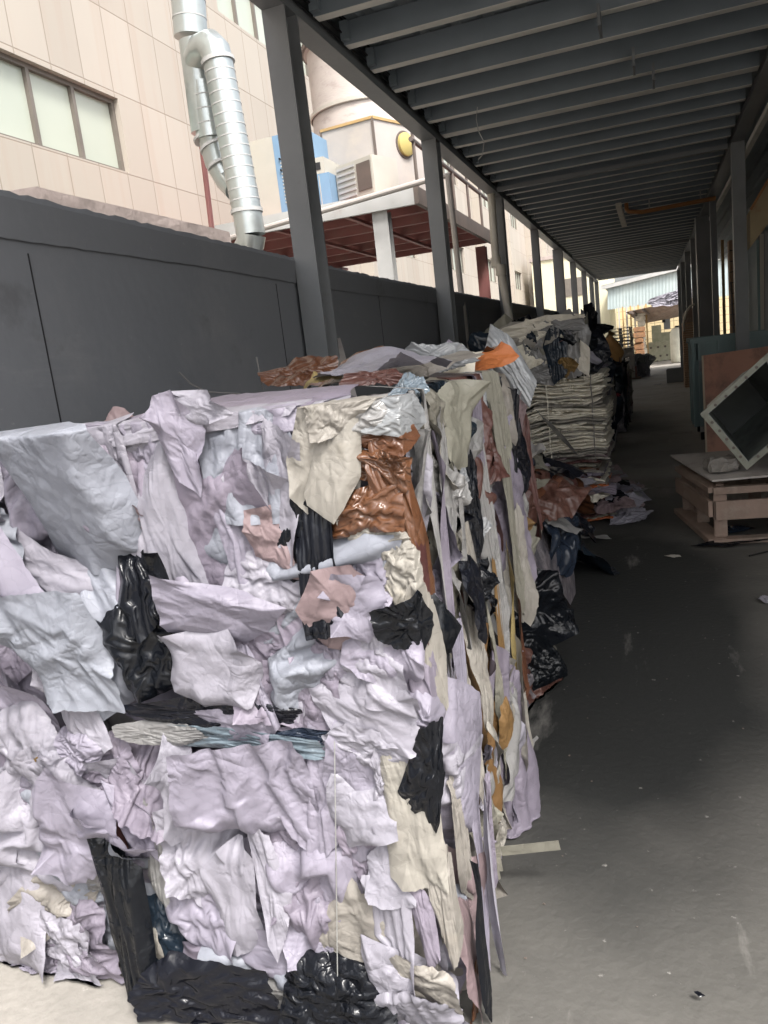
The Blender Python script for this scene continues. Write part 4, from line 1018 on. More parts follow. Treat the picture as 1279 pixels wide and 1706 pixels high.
F, SD, TP = 'front', 'side', 'top'
HERO = [
 # ---- left column
 (F, 85, 815, 215, 270, 3, 'blue', 'flat', .19, .2, .2, .5), (F, 75, 960, 175, 95, -22, 'white', 'fold', .08, .3, .5, .8),
 (F, 90, 708, 205, 55, 2, 'lav', 'crumple', .06, .3, .3, .9), (F, 150, 960, 90, 120, 12, 'blue', 'fold', .06, .3, .5, .8),
 (F, 95, 1090, 150, 185, 22, 'blue', 'flat', .18, .3, .6, 1), (F, 15, 1060, 70, 120, -10, 'lilac', 'fold', .07, .4, .5, 1),
 (F, 157, 1070, 38, 150, 6, 'kraft', 'drape', .07, .6, .3, .8, 'lu'), (F, 185, 1105, 60, 150, -12, 'blue', 'fold', .075, .3, .5, .9, 'lu'),
 (F, 20, 1200, 110, 190, 8, 'lav', 'fold', .08, .5, .6, 1), (F, 120, 1190, 75, 190, 18, 'white', 'flat', .095, .4, .7, 1.2, 'lu'), (F, 125, 1250, 70, 60, 0, 'lav', 'pinch', .10, .5, .6, 1.2, 'lu'),
 (F, 40, 1280, 130, 150, -8, 'white', 'crumple', .085, .5, .5, .6), (F, 105, 1295, 95, 70, -20, 'ochre', 'fold', .065, .5, .3, .6), (F, 185, 1290, 90, 100, 10, 'lilac', 'crumple', .06, .5, .3, .8, 'll'),
 (F, 108, 1398, 140, 155, -6, 'lav', 'fold', .17, .8, .7, .9), (F, 178, 1395, 70, 110, 10, 'rust', 'fold', .06, .8, .5, 1, 'll'), (F, 50, 1340, 110, 70, 8, 'lilac', 'fold', .07, .5, .5, .8),
 (F, 12, 1490, 125, 210, -4, 'white', 'fold', .11, .6, .5, .6), (F, 110, 1560, 175, 130, 12, 'lilac', 'crumple', .07, .5, .5, .9), (F, 90, 1500, 140, 90, 25, 'beige', 'pinch', .07, .5, .5, .9),
 (F, 170, 1480, 110, 90, 12, 'grey', 'fold', .07, .5, .5, .9, 'll'), (F, 120, 1590, 110, 100, -15, 'white', 'pinch', .09, .5, .5, .8), (F, 128, 1640, 75, 150, 5, 'white', 'fold', .10, .5, .8, .9),
 (F, 45, 1610, 120, 80, 10, 'lav', 'crumple', .08, .5, .5, .9),
 # ---- big near bale, upper
 (F, 300, 700, 250, 75, 3, 'white', 'flat', .05, .3, .3, 1), (F, 420, 700, 160, 90, -8, 'lav', 'fold', .055, .3, .4, .6), (F, 330, 690, 300, 50, 4, 'white', 'crumple', .06, .2, .3, .5),
 (F, 202, 830, 48, 270, 2, 'white', 'flat', .075, .3, .5, 1.3), (F, 258, 790, 100, 150, -5, 'lav', 'crumple', .055, .3, .3, .9), (F, 225, 900, 90, 110, 14, 'pink', 'crumple', .06, .5, .4, .8),
 (F, 277, 880, 62, 270, 2, 'white', 'fold', .085, .3, .6, .9), (F, 372, 880, 160, 230, 0, 'lilac', 'flat', .06, .3, .3, 1), (F, 400, 860, 90, 200, 5, 'lav', 'drape', .07, .3, .4, .7),
 (F, 415, 770, 160, 150, -4, 'blue', 'drape', .075, .3, .4, .7), (F, 462, 810, 85, 200, -12, 'white', 'fold', .09, .4, .6, .8), (F, 450, 870, 100, 170, 12, 'white', 'drape', .07, .4, .6, .6),
 (F, 300, 735, 60, 120, 14, 'lav', 'fold', .12, .3, 1.4, 1.4), (F, 325, 680, 100, 45, -12, 'white', 'fold', .12, .3, 1.2, 1.2),
 (F, 462, 905, 95, 105, 20, 'pink', 'fold', .085, .5, .8, 1), (F, 360, 1015, 205, 100, -12, 'lav', 'fold', .18, .4, .8, .7), (F, 440, 960, 110, 90, -20, 'white', 'pinch', .08, .4, .8, .8),
 (F, 232, 990, 95, 130, 10, 'black', 'drape', .115, .4, .5, 1.2), (F, 250, 1085, 130, 150, 20, 'black', 'crumple', .11, .4, .5, 1.1), (F, 320, 1060, 120, 70, -20, 'black', 'crumple', .10, .4, .5, .8),
 (F, 215, 1060, 40, 150, 0, 'lav', 'fold', .08, .4, .5, .8, 'mu'), (F, 492, 880, 60, 150, -8, 'black', 'crumple', .09, .4, .3, .9), (F, 524, 930, 70, 200, 2, 'black', 'drape', .12, .4, .4, .9),
 (F, 342, 1118, 128, 100, -8, 'white', 'fold', .17, .3, .6, .5), (F, 440, 1110, 110, 140, 10, 'lilac', 'pinch', .085, .5, .7, 1), (F, 500, 1120, 110, 120, 0, 'lilac', 'crumple', .075, .5, .5, .7),
 (F, 505, 1030, 70, 150, 4, 'lilac', 'fold', .07, .5, .5, .7), (F, 420, 1150, 45, 110, 15, 'lav', 'fold', .12, .5, 1, 1.2), (F, 470, 1180, 180, 60, -4, 'lilac', 'fold', .09, .5, .5, .8),
 (F, 350, 1192, 260, 55, -2, 'black', 'crumple', .10, .4, .3, .8, 'mu'), (F, 390, 1210, 120, 60, 0, 'lav', 'fold', .11, .8, .5, .8, 'mu'),
 # kraft corner
 (F, 540, 750, 85, 170, -16, 'beige', 'drape', .11, .3, .5, .5), (F, 548, 765, 75, 150, -16, 'beige', 'flat', .125, .3, .5, .6), (F, 585, 690, 110, 70, 10, 'grey', 'crumple', .10, .4, .5, .9), (F, 560, 680, 90, 60, 25, 'beige', 'pinch', .12, .4, .6, .8),
 (F, 650, 690, 130, 55, -10, 'silver', 'crumple', .09, .4, .4, .9), (F, 638, 722, 115, 60, 0, 'kraft', 'crumple', .085, .3, .3, .7), (F, 640, 775, 115, 75, -12, 'kraft', 'crumple', .10, .3, .3, 1),
 (F, 600, 850, 120, 85, 8, 'kraft', 'crumple', .11, .4, .3, .9), (F, 670, 870, 60, 230, 12, 'kraft', 'drape', .075, .4, .3, .8), (F, 695, 970, 45, 140, 6, 'rust', 'drape', .07, .4, .3, .8),
 (F, 620, 890, 95, 50, 8, 'beige', 'crumple', .10, .4, .4, .8), (F, 655, 945, 105, 130, 12, 'beige', 'crumple', .10, .4, .4, .7), (F, 600, 960, 100, 130, 6, 'lav', 'crumple', .09, .4, .4, .6),
 (F, 578, 1012, 95, 105, -12, 'pink', 'fold', .13, .5, .9, .8), (F, 580, 1015, 85, 90, 10, 'lav', 'fold', .145, .5, .9, .8), (F, 685, 1035, 85, 80, 15, 'black', 'crumple', .14, .4, .5, .8), (F, 640, 1050, 110, 120, 10, 'lav', 'flat', .10, .5, .6, 1.2),
 (F, 600, 1110, 160, 160, -6, 'white', 'flat', .105, .5, .6, 1.1), (F, 545, 1080, 35, 100, 0, 'lav', 'fold', .09, .4, .5, 1), (F, 690, 1110, 100, 150, 8, 'lilac', 'drape', .08, .4, .5, .8), (F, 725, 1090, 60, 200, 4, 'beige', 'fold', .085, .4, .4, .8),
 (F, 612, 1190, 150, 100, -8, 'white', 'fold', .12, .4, .6, .7, 'mu'), (F, 700, 1205, 110, 90, 14, 'lav', 'pinch', .10, .5, .6, .8, 'mu'),
 # ---- big near bale, lower
 (F, 390, 1232, 290, 36, -2, 'bluefilm', 'crumple', .10, .3, .2, .7, 'ml'), (F, 500, 1228, 120, 26, 2, 'navy', 'crumple', .10, .3, .2, .7, 'ml'), (F, 260, 1225, 150, 30, 4, 'grey', 'crumple', .10, .3, .2, .7, 'ml'),
 (F, 240, 1310, 110, 130, -15, 'lilac', 'drape', .07, .4, .4, .8), (F, 302, 1320, 78, 140, 6, 'white', 'fold', .115, .4, .8, .8), (F, 420, 1325, 230, 165, 0, 'lav', 'drape', .15, .3, .4, .8), (F, 520, 1320, 90, 180, -4, 'lav', 'drape', .10, .3, .4, .6),
 (F, 440, 1300, 60, 130, 14, 'white', 'drape', .11, .3, .5, .7), (F, 225, 1380, 60, 130, 10, 'lav', 'fold', .09, .5, .6, 1, 'ml'), (F, 255, 1440, 55, 170, -6, 'grey', 'drape', .08, .6, .5, 1, 'ml'),
 (F, 335, 1440, 130, 160, -12, 'white', 'pinch', .09, .5, .6, .9), (F, 330, 1510, 110, 140, 10, 'lav', 'crumple', .10, .5, .5, .7), (F, 390, 1480, 75, 180, -8, 'white', 'fold', .13, .6, .9, .9), (F, 450, 1480, 48, 200, 8, 'white', 'fold', .13, .6, .9, 1),
 (F, 500, 1470, 120, 160, 0, 'lilac', 'crumple', .09, .4, .5, .8), (F, 520, 1540, 120, 120, 15, 'lav', 'pinch', .10, .5, .5, .8), (F, 400, 1600, 200, 80, 4, 'lilac', 'drape', .09, .4, .4, .8), (F, 480, 1610, 160, 90, -10, 'lav', 'fold', .10, .5, .6, .8),
 (F, 213, 1560, 75, 290, 2, 'black', 'drape', .12, .3, .3, .8, 'ml'), (F, 270, 1570, 70, 140, 10, 'navy', 'crumple', .07, .3, .3, .8, 'ml'), (F, 265, 1600, 30, 90, 5, 'beige', 'fold', .10, .5, .8, 1, 'ml'),
 (F, 320, 1665, 220, 110, 4, 'black', 'crumple', .13, .3, .3, .8, 'ml'), (F, 440, 1680, 240, 90, -4, 'navy', 'fold', .09, .3, .3, .8, 'ml'), (F, 555, 1678, 200, 120, 6, 'black', 'crumple', .13, .3, .3, .9, 'ml'), (F, 430, 1655, 130, 50, 8, 'grey', 'fold', .10, .4, .5, .8, 'ml'),
 (F, 590, 1310, 75, 190, 0, 'lav', 'flat', .11, .3, .4, 1), (F, 620, 1250, 110, 60, -6, 'white', 'crumple', .12, .3, .4, .7, 'ml'), (F, 645, 1310, 80, 140, -8, 'white', 'crumple', .11, .4, .5, .7), (F, 605, 1350, 85, 90, 10, 'white', 'fold', .13, .5, .6, .9),
 (F, 683, 1370, 75, 260, 6, 'beige', 'flat', .13, .3, .5, 1.3), (F, 725, 1300, 80, 160, -22, 'black', 'crumple', .15, .4, .4, .9, 'ml'), (F, 610, 1430, 70, 120, 6, 'lilac', 'pinch', .10, .5, .5, .9), (F, 650, 1460, 70, 80, 0, 'white', 'flat', .125, .3, .4, 1),
 (F, 600, 1540, 120, 130, -18, 'beige', 'fold', .12, .5, .6, .8), (F, 655, 1560, 80, 190, 2, 'white', 'drape', .135, .4, .5, .6), (F, 650, 1640, 90, 110, 6, 'white', 'fold', .14, .6, .6, .8), (F, 705, 1540, 35, 150, 6, 'lilac', 'fold', .13, .5, .6, 1.2),
 (F, 700, 1640, 110, 90, 4, 'beige', 'flat', .13, .5, .6, .8), (F, 690, 1690, 110, 80, 0, 'white', 'drape', .14, .5, .5, .8), (F, 740, 1500, 50, 200, 4, 'beige', 'drape', .11, .4, .5, .8),
 # ---- right side of the big bale, upper
 (SD, 700, 760, 40, 260, 2, 'grey', 'drape', .06, .5, .3, .8, 'mu'), (SD, 725, 830, 36, 380, 2, 'grey', 'drape', .07, .5, .3, .8, 'mu'), (SD, 745, 770, 34, 200, 0, 'grey', 'crumple', .06, .5, .3, .8, 'mu'), (SD, 748, 930, 30, 300, 2, 'lilac', 'drape', .075, .5, .3, .8, 'mu'),
 (SD, 768, 700, 60, 130, -14, 'sagegrey', 'fold', .09, .6, .6, .6, 'mu'), (SD, 800, 720, 36, 150, 6, 'lilac', 'drape', .06, .5, .3, .8, 'mu'), (SD, 790, 850, 34, 160, 0, 'black', 'crumple', .05, .5, .3, .8, 'mu'),
 (SD, 832, 700, 26, 200, 5, 'sagegrey', 'drape', .07, .5, .3, .8, 'mu'), (SD, 848, 690, 34, 110, 0, 'beige', 'fold', .08, .6, .5, .8, 'mu'), (SD, 868, 700, 34, 110, 4, 'pink', 'fold', .09, .6, .5, .8, 'mu'), (SD, 885, 780, 30, 220, 4, 'rust', 'drape', .06, .5, .3, .8, 'mu'),
 (SD, 850, 850, 30, 260, 4, 'sagegrey', 'drape', .08, .5, .3, .9, 'mu'), (SD, 820, 900, 24, 250, 3, 'grey', 'drape', .07, .5, .3, .9, 'mu'), (SD, 862, 940, 36, 150, 4, 'beige', 'crumple', .08, .5, .4, .8, 'mu'),
 (SD, 795, 985, 48, 110, 12, 'black', 'fold', .10, .6, .5, .8, 'mu'), (SD, 770, 1010, 30, 110, 0, 'grey', 'fold', .08, .5, .4, .8, 'mu'), (SD, 775, 880, 26, 180, 2, 'grey', 'drape', .08, .5, .3, .8, 'mu'),
 # lower
 (SD, 800, 1100, 40, 200, 3, 'beige', 'crumple', .08, .5, .3, .8, 'ml'), (SD, 770, 1130, 30, 160, 2, 'lav', 'drape', .09, .5, .3, .8, 'mu'), (SD, 838, 1080, 18, 260, 3, 'ochre', 'drape', .07, .5, .3, .8, 'ml'), (SD, 858, 1060, 22, 220, 4, 'yellow', 'fold', .08, .5, .4, .8, 'ml'),
 (SD, 835, 1170, 26, 200, 3, 'sagegrey', 'drape', .07, .5, .3, .8, 'ml'), (SD, 870, 1080, 18, 160, 4, 'kraft', 'fold', .08, .5, .4, .8, 'ml'), (SD, 830, 1260, 46, 100, 20, 'beige', 'fold', .13, .6, .6, .8, 'ml'), (SD, 845, 1210, 28, 90, 6, 'ochre', 'fold', .12, .6, .5, .8, 'ml'),
 (SD, 770, 1250, 30, 180, 2, 'lilac', 'drape', .08, .4, .3, .8, 'ml'), (SD, 790, 1230, 24, 200, 2, 'beige', 'drape', .10, .4, .3, .8, 'ml'), (SD, 775, 1400, 34, 260, 2, 'beige', 'drape', .09, .4, .3, .8, 'ml'), (SD, 800, 1420, 30, 300, 2, 'lav', 'drape', .11, .4, .3, .7, 'ml'),
 (SD, 818, 1390, 26, 180, 3, 'lilac', 'drape', .12, .5, .4, .8, 'ml'), (SD, 806, 1570, 22, 220, 2, 'black', 'drape', .10, .4, .3, .8, 'ml'), (SD, 824, 1500, 16, 300, 3, 'white', 'fold', .15, .4, .6, .8, 'ml'), (SD, 785, 1590, 40, 180, 2, 'pink', 'fold', .11, .4, .4, .8, 'ml'),
 (SD, 795, 1660, 40, 120, 2, 'kraft', 'drape', .10, .4, .4, .8, 'ml'),
]
for h_ in HERO:
    a = list(h_); bale = a[12] if len(a) > 12 else None
    if a[6] == 'black': a[11] *= .7; a[8] += .01 if a[2] < 1550 else .06
    hero(*a[:12], bale=bale)

# ---------------------------------------------------------------- things lying on top of the near stack
def loose(name, kind, px, py, z, w_, h_, rot, mk, label, cat, group=None, frame='top', **k):
    c = P(px, py, 2, z); o = sheet(None, name, kind, c, frame, w_, h_, R(rot), M[mk], **k); tag(o, label, cat, group)
    b = Vector((c.x, c.y, c.z)); me = o.data; me.transform(Matrix.Translation(-b)); o.location = b
    return o
def tilted(az, el):
    """frame of a sheet leaning: az turns about Z, el tips it up towards the camera"""
    U = np.array([math.cos(az), math.sin(az), 0]); V0 = np.array([-math.sin(az), math.cos(az), 0])
    V = V0*math.cos(el)+Z_*math.sin(el); return U, V, np.cross(U, V)
g = 'scraps lying on top of the near stack'
def at_top(px, Y, z): # pixel column at a given depth and height
    lo = P(px, 640, 1, Y); return lo.x
def lying(name, kind, px, Y, z, w_, h_, rot, mk, label, cat, el=.15, az=0, group=g, **k):
    x = P(px, 640, 1, Y).x; c = np.array([x, Y, z]); fr = tilted(az, el)
    o = sheet(None, name, kind, c, fr, w_, h_, R(rot), M[mk], **k); o.data.transform(Matrix.Translation((-x, -Y, -z))); o.location = (x, Y, z)
    return tag(o, label, cat, group)
lying('kraft_bag', 'crumple', 500, 2.35, 1.60, .26, .14, 0, 'kraft', 'crumpled shiny brown kraft bag lying on the stack before the first post', 'bag', el=.5, amp=.8)
lying('kraft_scrap', 'fold', 590, 2.1, 1.585, .22, .16, 20, 'kraft', 'small brown scrap right of the kraft bag on the stack', 'paper scrap', el=.5, amp=1)
lying('paper_scrap', 'fold', 628, 2.0, 1.595, .34, .2, -14, 'white', 'large white sheet with a turned corner right of the brown bag', 'paper sheet', el=.45, amp=1)
lying('brown_scrap', 'crumple', 632, 1.8, 1.56, .16, .09, 8, 'rust', 'dark red brown scrap at the front edge of the stack over the kraft wrap', 'paper scrap', el=.7, amp=1)
lying('blue_film', 'crumple', 676, 1.72, 1.53, .10, .10, 0, 'bluefilm', 'crumpled pale blue plastic film at the front right corner of the stack', 'plastic film', el=.7, amp=1)
lying('paper_roll', 'drape', 690, 2.2, 1.58, .36, .14, 10, 'beige', 'pale sheet rolled at the right front corner of the stack top', 'paper sheet', el=.3, amp=.6)
lying('clear_film', 'crumple', 735, 2.35, 1.585, .2, .12, 0, 'silver', 'glossy clear film scrap upright at the right edge of the stack', 'plastic film', el=1.0, amp=.9)
lying('brown_scrap', 'crumple', 785, 2.7, 1.585, .2, .12, 0, 'kraft', 'brown crumpled scrap near the far right end of the stack top', 'paper scrap', el=.5, amp=.7)
lying('paper_scrap', 'fold', 755, 2.5, 1.56, .26, .18, 5, 'cream', 'cream sheets fanned beside the brown scrap on the stack top', 'paper sheet', el=.25, amp=.8)
lying('paper_scrap', 'fold', 712, 2.6, 1.57, .2, .16, 5, 'lilac', 'lilac sheet lying far back on the stack by the second post', 'paper sheet', el=.25, amp=.8)
lying('orange_card', 'fold', 822, 2.62, 1.57, .15, .09, 25, 'orange', 'torn orange card sticking up at the right end of the stack', 'card', el=.9, ragged=1.4, amp=1)
lying('striped_film', 'drape', 853, 2.85, 1.53, .12, .26, 25, 'silver', 'upright glossy grey film at the far right corner of the stack', 'plastic film', el=1.35, az=.2, amp=.7)
lying('yellow_scrap', 'flat', 540, 2.0, 1.575, .1, .1, 0, 'yellow', 'little yellow slip on the white sheets before the brown bag', 'paper scrap', el=.1, amp=.6)
lying('paper_scrap', 'fold', 185, 1.72, 1.52, .10, .08, -20, 'pink', 'pinkish corner turned up between the two upper bales', 'paper scrap', el=.6, amp=1)
def wires():
    Y = 2.4
    for (pts, lb) in (([(298, 620), (318, 640), (345, 653), (400, 656)], 'thin bent wire end rising left of the other on the stack top'), ([(427, 595), (432, 620), (438, 650)], 'thin straight wire end standing on the stack before the wall')):
        q = [P(x, y, 1, Y) for x, y in pts]; tag(obj('wire_end', T(q, .0025, 5), m_twine, smooth=True), lb, 'wire')
    q = [P(x, y, 0, SX+.09) for x, y in ((830, 1400), (850, 1415))]
    a = P(835, 1418, 1, 2.0); b = P(932, 1408, 1, 2.02)
    t = bmesh.new(); beam(t, a, b, .003, .03); o = obj('strap_end', t, M['sagegrey']); tag(o, 'flat pale strap end poking out of the lower bale over the floor', 'strap')
    # strapping wires pressed into the front
    for (bk, px, y0, y1) in (('ml', 557, 1235, 1680),):
        p = [P(px+(i*.09*8), y0+(y1-y0)*i/8, 1, FY-.125-.012*math.sin(i)) for i in range(9)]
        obj('strapping_wire', T(p, .0013, 5), m_wire, bales[bk], smooth=True)
wires()

# ================================================================ heaps and bales further down the aisle
PALD = [('black', 5), ('rust', 3), ('navy', 3), ('sagegrey', 3), ('kraft', 1), ('grey', 2), ('lilac', 1)]
def heap(name, x0, x1, y0, y1, h, n, pal, label, cat='heap', size=(.25, .5), group=None, seed=3):
    t = thing(name, ((x0+x1)/2, (y0+y1)/2, 0), label, cat, group)
    random.seed(seed)
    bm = bmesh.new(); bmesh.ops.create_icosphere(bm, subdivisions=4, radius=1)
    rn = random.Random(seed)
    for v in bm.verts:
        v.co = Vector(((x0+x1)/2+v.co.x*(x1-x0)*.46, (y0+y1)/2+v.co.y*(y1-y0)*.48, max(0, v.co.z)**.6*h*.92))+Vector((rn.uniform(-1, 1), rn.uniform(-1, 1), 0))*.02
    obj('heap_core', bm, m_core, t)
    pl = [p for p, k in pal for _ in range(k)]
    for i in range(n):
        a = rn.uniform(0, 6.28); rr = math.sqrt(rn.random()); u = math.cos(a)*rr; v = math.sin(a)*rr
        z = max(0, 1-rr*rr)**.3*h*.9
        mk = rn.choice(pl); w_ = rn.uniform(*size)
        el = rr*1.0
        N_ = np.array([u*el*1.6, v*el*1.6-.15, 1.0]); N_ /= np.linalg.norm(N_)
        U = np.cross([0, 1., 0], N_); U /= np.linalg.norm(U); V = np.cross(N_, U)
        c = ((x0+x1)/2+u*(x1-x0)*.48, (y0+y1)/2+v*(y1-y0)*.48, max(.02, z+.02))
        sheet(t, NAMES[mk], rn.choice(('crumple', 'pinch', 'fold', 'drape')), c, (U, V, N_), w_, w_*rn.uniform(.5, 1.1), rn.uniform(0, 6), M[mk], .6, .4, .9)
    return t
heap('rag_heap', -1.7, -.5, 3.0, 6.2, 1.08, 60, PALD, 'low dark heap of black and brown film between the near stack and the cream bale', size=(.35, .7))
heap('paper_litter', -1.1, -.55, 2.6, 4.6, .22, 16, PALD+[('beige', 3)], 'flat dark scraps on the floor along the right foot of the near stack', 'litter', size=(.2, .4), seed=7)

def strata(name, x0, x1, y0, y1, z0, z1, n, mats, label, seed=1, amp=.02, cat='bale', group=None, strap=True, spill=0):
    """bale of flat pressed sheets seen on edge: every layer is a wavy ragged slab"""
    t = thing(name, ((x0+x1)/2, (y0+y1)/2, z0), label, cat, group)
    rn = np.random.default_rng(seed); groups = {}
    H = (z1-z0)/n
    nx = 34; ny = 12
    px = np.concatenate([np.linspace(0, 1, nx), np.ones(ny-1), np.linspace(1, 0, nx)[1:], np.zeros(ny-2)])
    py = np.concatenate([np.zeros(nx), np.linspace(0, 1, ny)[1:], np.ones(nx-1), np.linspace(1, 0, ny)[1:-1]])
    m = len(px)
    waves = [(rn.uniform(2, 9), rn.uniform(0, 6.28), rn.uniform(.2, 1)) for _ in range(5)]
    for i in range(n):
        ex = rn.uniform(-.03, .03, 4); s = spill*(1-i/n)
        X = x0+(x1-x0+s)*px+np.where(px > .5, ex[0], ex[1]); Y = y0-s*.4+(y1-y0)*py+np.where(py < .5, ex[2], 0)
        X += rn.normal(0, .006, m); Y += rn.normal(0, .013, m)+.02*np.sin(px*rn.uniform(3, 12)+rn.uniform(0, 6))
        wv = sum(a*np.sin(f*px*2+ph+i*.13)+a*.6*np.sin(f*py+ph) for f, ph, a in waves)*amp*.45
        w2 = rn.normal(0, 1, 7); loc = np.interp(px, np.linspace(0, 1, 7), w2)*amp*.35
        zc = z0+H*(i+.5)+wv+loc
        th = H*(.46+.22*np.abs(np.sin(px*rn.uniform(4, 14)+rn.uniform(0, 6))))
        cx_, cy_ = (x0+x1)/2, (y0+y1)/2
        v = []
        for (k, dz) in ((0, -1), (1, -.2), (1, .5), (0, 1)):
            ins = .0 if k else .022
            v.append(np.stack([X+(cx_-X)*ins*2, Y+(cy_-Y)*ins*2, np.maximum(zc+th*dz, .003)], -1))
        mi = mats[int(rn.integers(0, len(mats)))] if not isinstance(mats, dict) else mats['f'](i/n, rn)
        g_ = groups.setdefault(mi, [[], []]); b0 = sum(len(a) for a in g_[0])
        V = np.concatenate(v+[np.array([[cx_, cy_, z0+H*(i+.5)-th.mean()], [cx_, cy_, z0+H*(i+.5)+th.mean()]])]); g_[0].append(V)
        for r in range(3):
            for k in range(m): k2 = (k+1) % m; g_[1].append((b0+r*m+k, b0+r*m+k2, b0+(r+1)*m+k2, b0+(r+1)*m+k))
        for k in range(m):
            k2 = (k+1) % m; g_[1].append((b0+k2, b0+k, b0+4*m)); g_[1].append((b0+3*m+k, b0+3*m+k2, b0+4*m+1))
    for mi, (vv, ff) in groups.items(): raw('pressed_layers', np.concatenate(vv), ff, M[mi], t)
    if strap:
        for fx in (.5, .9) if strap is True else strap:
            xx = x0+(x1-x0)*fx
            obj('strapping_wire', T([(xx+.003*math.sin(q*2), y0-.042, z0+(z1-z0)*q/10) for q in range(11)], .005, 5), M['cream'] if fx == .5 else m_twine, t)
    return t
YB = 6.9
def creamf(f, rn): return ('cream', 'cream', 'cream', 'cream', 'beige', 'cream')[int(rn.integers(0, 6))] if f > .12 else ('orange', 'pink', 'beige')[int(rn.integers(0, 3))]
xr = P(1004, 640, 1, YB).x; xl = P(868, 640, 1, YB).x-.25
zt = P(940, 628, 1, YB).z; zb = P(940, 770, 1, YB).z
def mixf(f, rn): return ('cream', 'beige', 'white', 'rust', 'black', 'ochre', 'lilac', 'orange', 'sagegrey', 'kraft')[int(rn.integers(0, 10))]
strata('cream_paper_bale', xl, xr, YB, YB+1.1, zb, zt, 36, dict(f=creamf), 'cream bale of flat sheets seen on edge under the dark film bale', seed=5, amp=.022)
strata('mixed_paper_bale', xl, xr-.08, YB-.05, YB+1.1, 0, zb-.01, 20, dict(f=mixf), 'low mixed layer of coloured papers under the cream bale', seed=8, amp=.035, strap=False, spill=.12)
# sheets slid off at its foot
random.seed(21)
g = 'sheets slid off the foot of the cream bale'
ft = thing('slipped_paper_pile', (-.7, 6.6, 0), 'pile of slipped white, brown and mauve sheets at the foot of the cream bale', 'paper pile')
for i in range(46):
    q = (i+random.random())/46; x = -.78+.52*q+random.uniform(-.05, .05); y = random.uniform(6.55, 7.7)+.2*q; z = .40*(1-q)**.8+.03
    mk = random.choice(('white', 'cream', 'beige', 'lilac', 'rust', 'white', 'black', 'lav', 'pink', 'grey', 'white'))
    U, V, Nn = tilted(random.uniform(-.5, .5), random.uniform(.05, .5))
    sheet(ft, NAMES[mk], random.choice(('flat', 'fold', 'crumple', 'drape')), (x, y, z), (U, V, Nn), random.uniform(.26, .42), random.uniform(.15, .28), random.uniform(-.4, .4), M[mk], .5, .3, .8, tuck=.3)
b = P(945, 720, 1, 6.5)
U, V, Nn = tilted(-.35, .75)
o = sheet(None, 'film_tube', 'flat', P(930, 722, 1, 6.55), (X_*.62-Z_*.78, X_*.3+Z_*.25-Y_*.9, Y_*-.8+Z_*.5), .42, .13, 0, M['silver'], .3, .3, .6); tag(o, 'pale tube of film slanting down across the foot of the cream bale', 'film tube')
o = sheet(None, 'striped_scrap', 'drape', P(1040, 813, 2, .05), 'top', .42, .25, .1, M['lilac'], .8, .5, .9); tag(o, 'mauve and white scrap fanned on the floor off the pile end', 'paper scrap')
for i, (a, b_) in enumerate((((1052, 790), (1062, 812)), ((1060, 813), (1110, 809)))):
    tag(obj('loose_string', T([P(a[0], a[1], 2, .12 if i == 0 else .01), P((a[0]+b_[0])/2, (a[1]+b_[1])/2+2, 2, .05 if i == 0 else .01), P(*b_, 2, .01)], .004, 5), m_twine), ('short upright string end by the mauve scrap', 'string trailing right on the floor from the mauve scrap')[i], 'string')

# dark bale of film on top
def dark_bale(name, x0, x1, y0, y1, z0, z1, pal, label, n=26, seed=5, group=None, size=(.2, .45)):
    t = thing(name, ((x0+x1)/2, (y0+y1)/2, z0), label, 'bale', group); random.seed(seed)
    core(t, x0+.03, x1-.03, y0+.04, y1, z0+.01, z1-.04, seed=seed)
    fill(t, 'front', x0+.1, x1-.1, y0, y1, z0, z1, n, pal, size=size, off=(0, .07), curl=.5)
    fill(t, 'side', x0, x1-.04, y0, y1, z0, z1, n//2, pal, size=size, off=(0, .05), vert=True)
    fill(t, 'top', x0+.1, x1-.1, y0+.1, y1-.1, z0, z1-.04, n//2, pal, size=size, off=(0, .06), kinds=('crumple', 'fold', 'pinch'))
    return t
xd0 = P(812, 600, 1, YB+.1).x; xd1 = P(985, 590, 1, YB+.1).x; zd1 = P(900, 550, 1, YB+.1).z
PALG = [('grey', 4), ('cream', 2), ('beige', 2), ('black', 6), ('navy', 4), ('silver', 2), ('white', 1), ('rust', 1), ('sagegrey', 2)]
DB = dark_bale('mixed_film_bale', xd0, xd1, YB+.02, YB+1.1, zt+.0, zd1, PALG, 'dark mixed bale of black, grey and cream film topmost above the cream bale', n=34)
for (px_, py_, w_, h_, mk, kd) in ((900, 548, 130, 26, 'cream', 'crumple'), (880, 560, 110, 30, 'beige', 'drape'), (930, 545, 70, 25, 'grey', 'crumple'), (888, 592, 45, 48, 'cream', 'fold'), (925, 590, 30, 70, 'navy', 'drape'), (955, 590, 26, 40, 'grey', 'fold'), (850, 590, 24, 70, 'silver', 'drape'), (830, 575, 30, 40, 'white', 'crumple'), (972, 600, 24, 40, 'cream', 'fold'), (945, 612, 30, 26, 'ochre', 'crumple'), (890, 622, 50, 20, 'grey', 'crumple')):
    c = P(px_, py_, 1, YB-.07); s = 6.9/FPX; sheet(DB, NAMES[mk], kd, c, 'front', w_*s, h_*s*1.2, random.uniform(-.1, .1), M[mk], .5, .4, .8)
